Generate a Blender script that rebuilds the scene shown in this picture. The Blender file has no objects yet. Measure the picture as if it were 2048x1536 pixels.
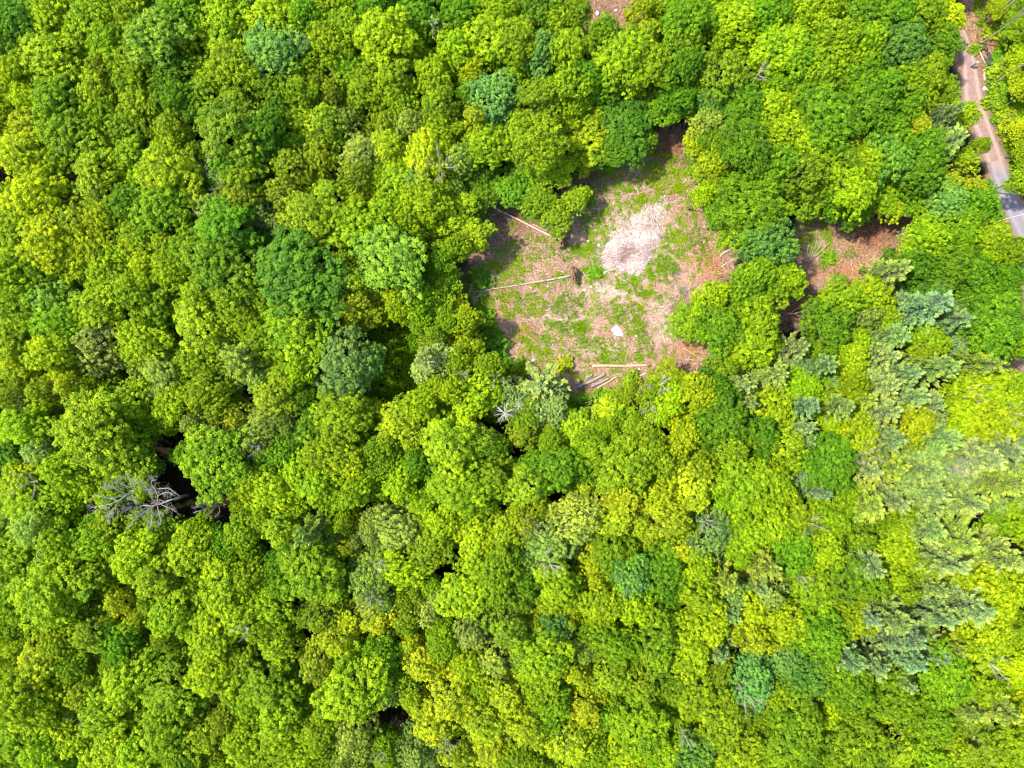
import bpy, math, random
import numpy as np
from mathutils import Vector, Matrix

# ------------------------------------------------------------------ camera, sky, sun, exposure
scene = bpy.context.scene
C = scene.collection
H_CAM = 120.0                      # flying height of the camera in metres
W_G = 180.0                        # width of ground seen (24 mm lens, 36 mm sensor)
cam_d = bpy.data.cameras.new('camera'); cam_d.lens = 24; cam_d.sensor_width = 36
cam_d.clip_start = 0.5; cam_d.clip_end = 20000
cam = bpy.data.objects.new('camera', cam_d); C.objects.link(cam)
cam.location = (0, 0, H_CAM); cam.rotation_euler = (0, 0, 0)
scene.camera = cam

SUN_DIR = Vector((-0.56, 0.10, 0.86)).normalized()      # towards the sun
world = bpy.data.worlds.new('World'); scene.world = world
world.use_nodes = True
wn = world.node_tree
bg = wn.nodes['Background']
sky = wn.nodes.new('ShaderNodeTexSky'); sky.sky_type = 'NISHITA'; sky.sun_disc = False
sky.sun_elevation = math.asin(SUN_DIR.z)
sky.sun_rotation = math.atan2(SUN_DIR.x, SUN_DIR.y)
wn.links.new(sky.outputs['Color'], bg.inputs['Color'])
bg.inputs['Strength'].default_value = 0.15
sun_d = bpy.data.lights.new('sun', 'SUN'); sun_d.energy = 2.8; sun_d.angle = math.radians(2.5)
sun_d.color = (1.0, 0.95, 0.86)
sun = bpy.data.objects.new('sun', sun_d); C.objects.link(sun)
sun.rotation_euler = SUN_DIR.to_track_quat('Z', 'Y').to_euler(); sun.location = (-60, 20, 150)
scene.view_settings.view_transform = 'Standard'; scene.view_settings.look = 'None'
scene.view_settings.exposure = 1.86; scene.view_settings.gamma = 1.0
scene.cycles.pixel_filter_type = 'BLACKMAN_HARRIS'; scene.cycles.filter_width = 1.1
scene.cycles.max_bounces = 8; scene.cycles.diffuse_bounces = 4
scene.cycles.transmission_bounces = 5; scene.cycles.glossy_bounces = 2

# ------------------------------------------------------------------ helpers
PI = math.pi
rng = np.random.default_rng(7)
random.seed(7)
def P(px, py, z=0.0):
    """metres of a point that stands z above the ground (photo is 2048 x 1536, camera straight above its middle)"""
    f = (H_CAM - z) / H_CAM * W_G / 2048.0
    return Vector(((px - 1024) * f, -(py - 768) * f, z))
def tag(o, label=None, cat=None, group=None, kind=None):
    if label: o['label'] = label
    if cat: o['category'] = cat
    if group: o['group'] = group
    if kind: o['kind'] = kind
    return o
def empty(name, loc, label, cat, group=None, rot=0.0):
    o = bpy.data.objects.new(name, None); C.objects.link(o)
    o.location = loc; o.rotation_euler = (0, 0, rot); o.empty_display_size = 0.5
    return tag(o, label, cat, group)
def obj(name, mesh, parent=None, mat=None):
    o = bpy.data.objects.new(name, mesh); C.objects.link(o)
    if mat and not mesh.materials: mesh.materials.append(mat)
    if parent: o.parent = parent
    return o
def mesh_np(name, V, F, mat=None, tint=None, smooth=False):
    """V (n,3); F (m,k) with k constant, built through numpy"""
    me = bpy.data.meshes.new(name)
    V = np.asarray(V, dtype=np.float32); F = np.asarray(F, dtype=np.int32)
    k = F.shape[1]
    me.vertices.add(len(V)); me.vertices.foreach_set('co', V.ravel())
    me.loops.add(F.size); me.loops.foreach_set('vertex_index', F.ravel())
    me.polygons.add(len(F)); me.polygons.foreach_set('loop_start', np.arange(0, F.size, k, dtype=np.int32))
    if smooth: me.polygons.foreach_set('use_smooth', np.ones(len(F), dtype=bool))
    me.update(calc_edges=True)
    if tint is not None:
        a = me.attributes.new('tint', 'FLOAT', 'POINT'); a.data.foreach_set('value', np.asarray(tint, dtype=np.float32))
    if mat: me.materials.append(mat)
    return me
class Tubes:
    """collects tapered tubes into one mesh"""
    def __init__(s): s.V = []; s.F = []; s.T = []; s.n = 0
    def add(s, pts, rad, sides=6, t=0.5, wob=0.0):
        pts = [Vector(p) for p in pts]; n = len(pts)
        up = Vector((0.13, 0.27, 0.95))
        for i, p in enumerate(pts):
            d = (pts[min(i + 1, n - 1)] - pts[max(i - 1, 0)])
            d = d.normalized() if d.length > 1e-6 else Vector((0, 0, 1))
            a = d.cross(up)
            if a.length < 0.1: a = d.cross(Vector((1, 0, 0)))
            a.normalize(); b = d.cross(a)
            r = rad[i] if hasattr(rad, '__len__') else rad
            for k in range(sides):
                q = 2 * PI * k / sides
                rr = r * (1 + wob * random.uniform(-1, 1))
                s.V.append(p + (a * math.cos(q) + b * math.sin(q)) * rr); s.T.append(t)
        for i in range(n - 1):
            for k in range(sides):
                k2 = (k + 1) % sides
                s.F.append((s.n + i * sides + k, s.n + i * sides + k2, s.n + (i + 1) * sides + k2, s.n + (i + 1) * sides + k))
        for e in (0, n - 1):
            s.V.append(pts[e]); s.T.append(t); c = s.n + n * sides + (0 if e == 0 else 1)
            for k in range(sides):
                k2 = (k + 1) % sides; o_ = s.n + e * sides
                s.F.append((o_ + k, o_ + k2, c, c) if e else (o_ + k2, o_ + k, c, c))
        s.n += n * sides + 2
    def mesh(s, name, mat, smooth=True):
        me = bpy.data.meshes.new(name)
        me.from_pydata([tuple(v) for v in s.V], [], [tuple(dict.fromkeys(f)) for f in s.F])
        if smooth: me.polygons.foreach_set('use_smooth', np.ones(len(me.polygons), dtype=bool))
        a = me.attributes.new('tint', 'FLOAT', 'POINT'); a.data.foreach_set('value', np.asarray(s.T, dtype=np.float32))
        me.materials.append(mat); me.update()
        return me
def lumpy(name, cx, cy, cz, rx, ry, rz, mat, seed, seg=28, rings=14, amp=0.2, rot=0.0, freq=1.7):
    """an uneven closed boulder / heap shape"""
    from mathutils import noise
    V = []; F = []
    for i in range(rings + 1):
        th = PI * i / rings
        for j in range(seg):
            ph = 2 * PI * j / seg
            d = Vector((math.sin(th) * math.cos(ph), math.sin(th) * math.sin(ph), math.cos(th)))
            k = 1 + amp * noise.noise(d * freq + Vector((seed * 3.1, seed, -seed))) + amp * 0.5 * noise.noise(d * freq * 3 + Vector((seed, 0, seed)))
            x, y, z = d.x * rx * k, d.y * ry * k, d.z * rz * k
            V.append((cx + x * math.cos(rot) - y * math.sin(rot), cy + x * math.sin(rot) + y * math.cos(rot), cz + z))
    for i in range(rings):
        for j in range(seg):
            F.append((i * seg + j, (i + 1) * seg + j, (i + 1) * seg + (j + 1) % seg, i * seg + (j + 1) % seg))
    return mesh_np(name, V, F, mat, smooth=True)

# ------------------------------------------------------------------ materials
def new_mat(name):
    m = bpy.data.materials.new(name); m.use_nodes = True
    n = m.node_tree; n.nodes.clear()
    out = n.nodes.new('ShaderNodeOutputMaterial')
    return m, n, out
def N(n, t, **kw):
    x = n.nodes.new(t)
    for k, v in kw.items():
        if hasattr(x, k): setattr(x, k, v)
        else: x.inputs[k.replace('_', ' ')].default_value = v
    return x
def rgba(c): return (c[0], c[1], c[2], 1)
def ramp(n, src, stops, interp='LINEAR'):
    r = n.nodes.new('ShaderNodeValToRGB'); cr = r.color_ramp; cr.interpolation = interp
    while len(cr.elements) < len(stops): cr.elements.new(0.5)
    for e, (p, c) in zip(cr.elements, stops):
        e.position = p; e.color = rgba(c) if hasattr(c, '__len__') else (c, c, c, 1)
    n.links.new(src, r.inputs[0]); return r
def mixc(n, fac, a, b, mode='MIX'):
    m = n.nodes.new('ShaderNodeMix'); m.data_type = 'RGBA'; m.blend_type = mode
    for s, v in ((m.inputs[0], fac), (m.inputs[6], a), (m.inputs[7], b)):
        if hasattr(v, 'is_output'): n.links.new(v, s)
        else: s.default_value = v if isinstance(v, (int, float)) else rgba(v)
    return m.outputs[2]
def noise_n(n, scale, detail=4, rough=0.6, vec=None, dist=0.0):
    x = n.nodes.new('ShaderNodeTexNoise')
    x.inputs['Scale'].default_value = scale; x.inputs['Detail'].default_value = detail
    x.inputs['Roughness'].default_value = rough; x.inputs['Distortion'].default_value = dist
    if vec is not None: n.links.new(vec, x.inputs['Vector'])
    return x
def objpos(n):
    return n.nodes.new('ShaderNodeNewGeometry').outputs['Position']

def leaf_material(name, translucency=0.34, gloss=0.06):
    """leaf colour is the tree's own colour ('leaf_colour'), varied leaf by leaf with 'tint'"""
    m, n, out = new_mat(name)
    oc = n.nodes.new('ShaderNodeAttribute'); oc.attribute_type = 'INSTANCER'; oc.attribute_name = 'leaf_colour'
    tn = n.nodes.new('ShaderNodeAttribute'); tn.attribute_type = 'GEOMETRY'; tn.attribute_name = 'tint'
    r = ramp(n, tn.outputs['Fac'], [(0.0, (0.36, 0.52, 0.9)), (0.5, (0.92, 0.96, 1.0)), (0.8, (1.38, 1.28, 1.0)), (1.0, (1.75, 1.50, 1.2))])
    col = mixc(n, 1.0, oc.outputs['Color'], r.outputs[0], 'MULTIPLY')
    d = N(n, 'ShaderNodeBsdfDiffuse'); t = N(n, 'ShaderNodeBsdfTranslucent')
    n.links.new(col, d.inputs['Color'])
    tc = mixc(n, 1.0, col, (1.25, 1.30, 0.5), 'MULTIPLY')
    n.links.new(tc, t.inputs['Color'])
    mx = N(n, 'ShaderNodeMixShader'); mx.inputs[0].default_value = translucency
    n.links.new(d.outputs[0], mx.inputs[1]); n.links.new(t.outputs[0], mx.inputs[2])
    g = N(n, 'ShaderNodeBsdfGlossy'); g.inputs['Roughness'].default_value = 0.6
    g.inputs['Color'].default_value = (1, 1, 1, 1)
    m2 = N(n, 'ShaderNodeMixShader'); m2.inputs[0].default_value = gloss
    n.links.new(mx.outputs[0], m2.inputs[1]); n.links.new(g.outputs[0], m2.inputs[2])
    n.links.new(m2.outputs[0], out.inputs['Surface'])
    return m
def bark_material(name, c1, c2, scale=9.0, rough=0.9, bump=0.3):
    m, n, out = new_mat(name)
    b = N(n, 'ShaderNodeBsdfPrincipled'); b.inputs['Roughness'].default_value = rough
    tc = n.nodes.new('ShaderNodeTexCoord')
    ns = noise_n(n, scale, 6, 0.7, tc.outputs['Object'], 0.6)
    r = ramp(n, ns.outputs['Fac'], [(0.3, c1), (0.68, c2)])
    n.links.new(r.outputs[0], b.inputs['Base Color'])
    bp = N(n, 'ShaderNodeBump'); bp.inputs['Strength'].default_value = bump; bp.inputs['Distance'].default_value = 0.04
    n.links.new(ns.outputs['Fac'], bp.inputs['Height']); n.links.new(bp.outputs[0], b.inputs['Normal'])
    n.links.new(b.outputs[0], out.inputs['Surface'])
    return m
M_leaf = leaf_material('leaf', 0.30, 0.008)
M_needle = leaf_material('needle', 0.18, 0.01)
M_bark = bark_material('bark', (0.07, 0.055, 0.042), (0.20, 0.16, 0.13))
M_birch = bark_material('pale_bark', (0.20, 0.165, 0.13), (0.38, 0.33, 0.27), 5)
M_dead = bark_material('dead_wood', (0.20, 0.165, 0.135), (0.40, 0.35, 0.29), 6)
M_bleached = bark_material('bleached_wood', (0.27, 0.23, 0.19), (0.46, 0.41, 0.35), 8)
M_log = bark_material('log_bark', (0.26, 0.17, 0.11), (0.50, 0.37, 0.26), 4)
M_logpale = bark_material('peeled_log', (0.32, 0.19, 0.12), (0.50, 0.32, 0.22), 3)
M_greylog = bark_material('weathered_log', (0.13, 0.10, 0.085), (0.30, 0.25, 0.22), 4)
M_cut = bark_material('cut_wood', (0.42, 0.28, 0.15), (0.62, 0.46, 0.28), 14)
M_root = bark_material('root_soil', (0.09, 0.04, 0.022), (0.26, 0.13, 0.075), 5, bump=0.9)
def tint_material(name, stops, rough=0.9, trans=0.0):
    m, n, out = new_mat(name)
    tn = n.nodes.new('ShaderNodeAttribute'); tn.attribute_name = 'tint'
    r = ramp(n, tn.outputs['Fac'], stops)
    b = N(n, 'ShaderNodeBsdfDiffuse'); n.links.new(r.outputs[0], b.inputs['Color'])
    if trans > 0:
        t = N(n, 'ShaderNodeBsdfTranslucent'); n.links.new(r.outputs[0], t.inputs['Color'])
        mx = N(n, 'ShaderNodeMixShader'); mx.inputs[0].default_value = trans
        n.links.new(b.outputs[0], mx.inputs[1]); n.links.new(t.outputs[0], mx.inputs[2]); n.links.new(mx.outputs[0], out.inputs['Surface'])
    else: n.links.new(b.outputs[0], out.inputs['Surface'])
    return m
M_straw = tint_material('dry_straw', [(0.0, (0.07, 0.045, 0.03)), (0.35, (0.25, 0.155, 0.095)), (0.7, (0.42, 0.29, 0.20)), (1.0, (0.62, 0.53, 0.43))])
M_palestraw = tint_material('pale_straw', [(0.0, (0.15, 0.09, 0.065)), (0.3, (0.36, 0.25, 0.20)), (0.7, (0.56, 0.46, 0.40)), (1.0, (0.78, 0.70, 0.64))])
M_weed = tint_material('weed_leaf', [(0.0, (0.03, 0.11, 0.01)), (0.35, (0.10, 0.23, 0.004)), (0.7, (0.22, 0.34, 0.003)), (1.0, (0.44, 0.40, 0.006))], trans=0.3)

# ------------------------------------------------------------------ the ground
def inside(poly, X, Y):
    c = np.zeros(X.shape, dtype=bool); n = len(poly)
    for i in range(n):
        x1, y1 = poly[i]; x2, y2 = poly[(i + 1) % n]
        if y1 == y2: continue
        m = ((Y < y1) != (Y < y2)) & (X < (x2 - x1) * (Y - y1) / (y2 - y1) + x1)
        c ^= m
    return c
def polydist(poly, X, Y, closed=True):
    D = np.full(X.shape, 1e9); n = len(poly)
    for i in range(n if closed else n - 1):
        x1, y1 = poly[i]; x2, y2 = poly[(i + 1) % n]
        dx, dy = x2 - x1, y2 - y1; L = dx * dx + dy * dy + 1e-9
        t = np.clip(((X - x1) * dx + (Y - y1) * dy) / L, 0, 1)
        D = np.minimum(D, np.hypot(X - x1 - t * dx, Y - y1 - t * dy))
    return D
def signed(poly, X, Y):
    d = polydist(poly, X, Y); return np.where(inside(poly, X, Y), -d, d)
# outlines on the ground, in photo pixels
CLEARING = [(948,408),(985,392),(1050,415),(1080,440),(1130,372),(1180,322),(1240,302),(1300,302),(1306,256),(1392,258),(1400,330),(1385,400),(1420,440),(1462,470),(1480,520),(1462,556),(1400,590),(1352,622),(1345,662),(1420,680),(1432,735),(1330,742),(1292,772),(1250,806),(1150,812),(1095,760),(1035,745),(985,700),(968,640),(925,600),(908,545),(955,500),(940,455)]
SIDE_CLEARING = [(1595,440),(1640,432),(1700,440),(1760,425),(1830,425),(1838,465),(1790,510),(1765,560),(1700,568),(1640,580),(1600,560),(1580,500)]
SMALL_GAP = [(1548,600),(1600,580),(1640,592),(1640,640),(1590,655),(1550,640)]
TOP_DIRT = [(1150,-60),(1290,-60),(1290,60),(1225,90),(1175,55)]
ROADSIDE = [(1915,-60),(2140,-60),(2140,330),(2040,320),(2005,240),(1985,170),(1950,100)]
FAR_PATCH = [(2015,700),(2090,690),(2090,760),(2025,745)]
GREEN_GAP = [(735,660),(800,640),(830,720),(810,800),(740,790),(720,720)]
ROAD = [(1925,60),(1938,120),(1948,200),(1975,280),(1998,345),(2024,410),(2056,480),(2072,560),(2074,640),(2066,720),(2075,820)]
OPEN = [CLEARING, SIDE_CLEARING, SMALL_GAP, TOP_DIRT, ROADSIDE, FAR_PATCH]
def nz(X, Y, s, seed):
    r = np.random.default_rng(seed); v = np.zeros(X.shape)
    for k in range(5):
        a = r.uniform(0, 2 * PI); f = s * r.uniform(0.6, 1.7); ph = r.uniform(0, 6.28); a2 = r.uniform(0, 2 * PI); f2 = s * r.uniform(0.6, 1.7)
        v += np.sin(f * (X * np.cos(a) + Y * np.sin(a)) + ph + 1.3 * np.sin(f2 * (X * np.cos(a2) + Y * np.sin(a2))))
    return v / 5
def height(x, y):
    """gentle unevenness of the ground in metres"""
    x = np.asarray(x, dtype=float); y = np.asarray(y, dtype=float)
    f = np.clip((400 - np.hypot(x, y)) / 300, 0, 1)
    return f * (0.10 * np.sin(x * 0.31 + 1.2 * np.sin(y * 0.17)) + 0.08 * np.sin(y * 0.43 + x * 0.11) - 0.1)
def zg(x, y): return float(height(x, y))
core = np.arange(-100, 100.01, 0.5)
ring = np.array([103, 107, 113, 122, 140, 170, 230, 340, 600, 1100, 2200, 4500])
ax = np.concatenate([-ring[::-1], core, ring])
ay_core = np.arange(-76, 76.01, 0.5); ringy = ring - 24
ay = np.concatenate([-ringy[::-1], ay_core, ringy])
GX, GY = np.meshgrid(ax, ay)
PXg = GX / (W_G / 2048) + 1024; PYg = -GY / (W_G / 2048) + 768
jit = 14 * nz(PXg, PYg, 0.11, 3) + 9 * nz(PXg, PYg, 0.3, 5)
bare = np.zeros(GX.shape)
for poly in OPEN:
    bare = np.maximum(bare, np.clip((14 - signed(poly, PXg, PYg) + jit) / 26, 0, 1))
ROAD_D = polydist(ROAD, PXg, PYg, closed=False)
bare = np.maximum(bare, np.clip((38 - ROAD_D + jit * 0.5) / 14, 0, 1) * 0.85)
def blobs(lst, X, Y):
    v = np.zeros(X.shape)
    for b in lst:
        x, y, rx, ry = b[:4]
        v = np.maximum(v, np.clip(1.25 - np.hypot((X - x) / rx, (Y - y) / ry), 0, 1) * (b[4] if len(b) > 4 else 1))
    return v
ORANGE = [(1410,535,52,40),(1380,695,52,18),(1700,545,90,28,.9),(1745,480,60,45,.6),(1010,600,25,45,.7),(1050,670,34,22,.8),(1340,285,40,26,.7),(1600,615,40,25),(1990,40,50,70,1),(1350,730,70,10,.6),(1270,765,40,16,.7),(1965,95,16,60,.9),(2000,225,26,20,.8)]
BROWN = [(1340,300,55,50,1),(1180,345,60,30,.8),(1030,440,80,40,.9),(930,545,30,60,1),(1000,480,60,50,.6),(1760,460,85,45,.8),(1590,610,50,40,.8),(1215,20,60,40,.6),(1185,785,70,22,.7),(1160,420,40,40,.5),(2030,40,60,90,.6)]
PALE = [(1268,487,95,95,.5),(1140,640,60,22,.35),(1215,585,70,22,.55),(1195,575,25,14,.6),(1330,640,40,60,.4),(1200,700,60,12,.5),(1380,560,40,50,.25)]
og = blobs(ORANGE, PXg, PYg); br = blobs(BROWN, PXg, PYg); pl = blobs(PALE, PXg, PYg)
GREENS = [(1330,360,48,26,1),(1290,385,35,20,.7),(1240,365,40,20,.55),(1300,410,40,20,.8),(1375,330,14,20,.6),(1230,430,32,30,.5),(1372,440,20,24,.8),(1352,470,22,22,.9),(1395,480,20,25,.7),(1340,505,26,14,.8),
 (1325,540,30,28,1),(1290,548,34,20,1),(1250,565,22,18,.9),(1280,578,24,14,.8),(1190,545,22,26,1),(1183,500,40,16,.8),(1130,505,30,16,.6),(1300,590,24,9,.8),(1030,530,36,20,.55),(1050,500,50,22,.45),(1020,608,18,30,.9),
 (1062,610,30,22,.75),(1135,612,30,24,.75),(1110,560,60,16,.4),(1180,600,18,40,.5),(1258,640,34,34,.85),(1285,690,18,30,.8),(1130,655,34,12,.9),(1165,662,16,20,.8),(1090,690,36,18,.9),(1045,665,26,18,.5),(1070,720,40,20,.8),
 (1120,728,24,10,.9),(1190,700,50,24,.7),(1230,720,40,14,.7),(1150,750,40,14,.6),(1215,620,30,14,.5),(1000,550,50,26,.7),(965,575,40,30,.8),(970,640,22,50,.9),(985,700,26,40,1),(1240,310,50,10,.7),(1290,318,60,12,.8),
 (1190,425,30,40,.5),(1205,465,30,20,.6),(1250,750,30,14,.4),(1230,790,40,14,.6),(1160,800,50,14,.8),
 (1622,475,40,34,1.1),(1655,530,18,14,.5),(1690,505,30,12,.4),(1975,230,16,60,.8),(2000,300,14,70,1),(2030,350,14,90,1),(1990,170,30,60,1),(2020,210,40,70,1),(1958,60,14,40,.8),(2060,60,60,60,.7),(2060,200,50,90,.9),
 (770,720,60,90,1),(850,740,40,60,.7),(970,430,16,20,.3),(1150,330,40,12,.5),(940,620,20,40,.8),(1650,640,30,16,.4),(990,815,30,30,1),(1000,800,30,30,.8),(1170,820,60,14,.8)]
gr = blobs(GREENS, PXg, PYg)
mG = mesh_np('ground', np.stack([GX, GY, height(GX, GY)], -1).reshape(-1, 3),
    (lambda nx, ny: np.stack([(np.arange(ny - 1)[:, None] * nx + np.arange(nx - 1)[None, :]).ravel() + k for k in (0, 1, nx + 1, nx)], -1))(len(ax), len(ay)), smooth=True)
for nm, arr in (('bare', bare), ('orange', og), ('brown', br), ('pale', pl), ('green', gr)):
    a = mG.attributes.new(nm, 'FLOAT', 'POINT'); a.data.foreach_set('value', arr.astype(np.float32).ravel())
m, n, out = new_mat('forest_ground')
pos = objpos(n)
def attr(nm):
    a = n.nodes.new('ShaderNodeAttribute'); a.attribute_name = nm; return a.outputs['Fac']
n1 = noise_n(n, 0.35, 6, 0.65, pos); n2 = noise_n(n, 3.2, 8, 0.75, pos, 0.5); n3 = noise_n(n, 11.0, 4, 0.7, pos, 1.0); n4 = noise_n(n, 0.9, 5, 0.7, pos, 0.8)
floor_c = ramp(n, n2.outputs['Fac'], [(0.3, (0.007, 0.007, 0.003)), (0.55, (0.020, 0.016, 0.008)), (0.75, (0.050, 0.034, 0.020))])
straw_c = ramp(n, n2.outputs['Fac'], [(0.34, (0.085, 0.048, 0.028)), (0.46, (0.22, 0.130, 0.078)), (0.57, (0.34, 0.22, 0.14)), (0.72, (0.52, 0.38, 0.28))])
fine = ramp(n, n3.outputs['Fac'], [(0.32, 0.55), (0.5, 1.0), (0.68, 1.5)])
c = mixc(n, 1.0, straw_c.outputs[0], fine.outputs[0], 'MULTIPLY')
c = mixc(n, attr('orange'), c, mixc(n, 1.0, c, (1.15, 0.84, 0.68), 'MULTIPLY'))
c = mixc(n, attr('brown'), c, mixc(n, 1.0, c, (0.60, 0.52, 0.50), 'MULTIPLY'))
c = mixc(n, attr('pale'), c, mixc(n, 0.5, c, (0.66, 0.56, 0.50)))
moss = ramp(n, n2.outputs['Fac'], [(0.35, (0.045, 0.12, 0.012)), (0.6, (0.12, 0.22, 0.02)), (0.75, (0.2, 0.27, 0.03))])
gm = n.nodes.new('ShaderNodeMath'); gm.operation = 'MULTIPLY_ADD'; n.links.new(n4.outputs['Fac'], gm.inputs[0]); gm.inputs[1].default_value = 1.6; 
ga = n.nodes.new('ShaderNodeMath'); ga.operation = 'SUBTRACT'; n.links.new(attr('green'), ga.inputs[0]); ga.inputs[1].default_value = 0.95
n.links.new(ga.outputs[0], gm.inputs[2])
gs = ramp(n, gm.outputs[0], [(0.4, 0.0), (0.85, 0.4)])
c = mixc(n, gs.outputs[0], c, moss.outputs[0])
bm = n.nodes.new('ShaderNodeMath'); bm.operation = 'ADD'; n.links.new(attr('bare'), bm.inputs[0]); bm.inputs[1].default_value = 0.0
bs = ramp(n, n1.outputs['Fac'], [(0.3, 0.0), (0.7, 0.25)]); b2 = n.nodes.new('ShaderNodeMath'); b2.operation = 'SUBTRACT'
n.links.new(bm.outputs[0], b2.inputs[0]); n.links.new(bs.outputs[0], b2.inputs[1]); b2.use_clamp = True
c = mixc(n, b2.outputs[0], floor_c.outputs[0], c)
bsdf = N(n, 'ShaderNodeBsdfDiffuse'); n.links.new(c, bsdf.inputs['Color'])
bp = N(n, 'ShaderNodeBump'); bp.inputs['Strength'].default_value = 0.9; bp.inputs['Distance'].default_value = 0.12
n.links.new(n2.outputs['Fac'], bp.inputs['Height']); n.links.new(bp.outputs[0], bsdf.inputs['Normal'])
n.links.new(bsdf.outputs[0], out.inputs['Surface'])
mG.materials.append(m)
tag(obj('ground', mG), kind='structure')

# ---- road: a gravel track that turns into worn grey asphalt
def strip(name, line, widths, lift, mat, step=4.0):
    pts = [P(x, y) for x, y in line]; dense = []; wd = []
    for i in range(len(pts) - 1):
        m_ = max(2, int((pts[i + 1] - pts[i]).length / 0.6))
        for k in range(m_):
            t = k / m_
            p0, p1, p2, p3 = pts[max(i - 1, 0)], pts[i], pts[i + 1], pts[min(i + 2, len(pts) - 1)]
            q = 0.5 * ((2 * p1) + (p2 - p0) * t + (2 * p0 - 5 * p1 + 4 * p2 - p3) * t * t + (3 * p1 - p0 - 3 * p2 + p3) * t ** 3)
            dense.append(q); wd.append(widths[i] * (1 - t) + widths[i + 1] * t)
    V = []; F = []; K = 8
    for i, q in enumerate(dense):
        d = (dense[min(i + 1, len(dense) - 1)] - dense[max(i - 1, 0)]).normalized(); s = Vector((d.y, -d.x, 0))
        for k in range(K + 1):
            u = k / K * 2 - 1
            e = 0.22 * math.sin(i * 0.9 + k) * (abs(u) > 0.99) + 0.15 * math.sin(i * 0.37) * (abs(u) > 0.99)
            p = q + s * u * (wd[i] / 2 + e)
            V.append((p.x, p.y, zg(p.x, p.y) + lift - (0.03 if abs(u) > 0.99 else 0)))
    for i in range(len(dense) - 1):
        for k in range(K):
            a = i * (K + 1) + k; F.append((a, a + 1, a + K + 2, a + K + 1))
    me_ = mesh_np(name, V, F, mat, smooth=True)
    a_ = me_.attributes.new('across', 'FLOAT', 'POINT'); a_.data.foreach_set('value', np.tile(np.abs(np.linspace(-1, 1, K + 1)), len(dense)).astype(np.float32))
    return me_
def ruts(n, col, worn, grown):
    """two worn wheel tracks and a rougher middle and edges"""
    a_ = n.nodes.new('ShaderNodeAttribute'); a_.attribute_name = 'across'; q_ = noise_n(n, 1.3, 5, 0.7, objpos(n), 0.6)
    m_ = n.nodes.new('ShaderNodeMath'); m_.operation = 'MULTIPLY_ADD'; n.links.new(q_.outputs['Fac'], m_.inputs[0]); m_.inputs[1].default_value = 0.35; n.links.new(a_.outputs['Fac'], m_.inputs[2])
    r1 = ramp(n, m_.outputs[0], [(0.42, 0.0), (0.6, 0.55), (0.72, 0.55), (0.86, 0.0)]); r2 = ramp(n, m_.outputs[0], [(0.92, 0.0), (1.12 if False else 1.0, 0.7)])
    return mixc(n, r2.outputs[0], mixc(n, r1.outputs[0], col, worn), grown)
m, n, out = new_mat('gravel_track')
pos = objpos(n); a = noise_n(n, 5.0, 8, 0.75, pos); b = noise_n(n, 0.7, 4, 0.6, pos, 0.8)
c = ramp(n, a.outputs['Fac'], [(0.3, (0.12, 0.075, 0.065)), (0.55, (0.23, 0.15, 0.13)), (0.75, (0.34, 0.24, 0.21))])
c2 = mixc(n, ramp(n, b.outputs['Fac'], [(0.4, 0.0), (0.65, 0.5)]).outputs[0], c.outputs[0], (0.31, 0.19, 0.13))
bs_ = N(n, 'ShaderNodeBsdfDiffuse'); c2 = ruts(n, c2, (0.36, 0.26, 0.22), (0.13, 0.10, 0.055)); n.links.new(c2, bs_.inputs['Color']); n.links.new(bs_.outputs[0], out.inputs['Surface'])
M_gravel = m
m, n, out = new_mat('worn_asphalt')
pos = objpos(n); a = noise_n(n, 9.0, 8, 0.8, pos); b = noise_n(n, 0.6, 5, 0.65, pos, 0.5)
c = ramp(n, a.outputs['Fac'], [(0.3, (0.12, 0.105, 0.115)), (0.55, (0.19, 0.17, 0.18)), (0.75, (0.28, 0.25, 0.26))])
c2 = mixc(n, ramp(n, b.outputs['Fac'], [(0.45, 0.0), (0.7, 0.45)]).outputs[0], c.outputs[0], (0.24, 0.20, 0.20))
sx = n.nodes.new('ShaderNodeSeparateXYZ'); n.links.new(pos, sx.inputs[0]); am = n.nodes.new('ShaderNodeMath'); am.operation = 'MULTIPLY_ADD'; n.links.new(b.outputs['Fac'], am.inputs[0]); am.inputs[1].default_value = 7.0; n.links.new(sx.outputs['Y'], am.inputs[2])
mr = n.nodes.new('ShaderNodeMapRange'); n.links.new(am.outputs[0], mr.inputs[0]); mr.inputs[1].default_value = 39.5; mr.inputs[2].default_value = 42.5
c2 = mixc(n, mr.outputs[0], c2, (0.27, 0.19, 0.165))   # gravel washed over the end of the asphalt
bs_ = N(n, 'ShaderNodeBsdfDiffuse'); c2 = ruts(n, c2, (0.25, 0.23, 0.235), (0.17, 0.12, 0.10)); n.links.new(c2, bs_.inputs['Color']); n.links.new(bs_.outputs[0], out.inputs['Surface'])
M_asph = m
tag(obj('gravel_track', strip('gravel_track', ROAD[:6], [1.6, 3.0, 4.6, 3.9, 4.3, 4.6], 0.035, M_gravel)), kind='structure')
tag(obj('road', strip('road', [(1992,322)] + ROAD[4:], [2.6, 3.1, 3.5, 3.6, 3.6, 3.6, 3.6, 3.6], 0.06, M_asph)), kind='structure')

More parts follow.
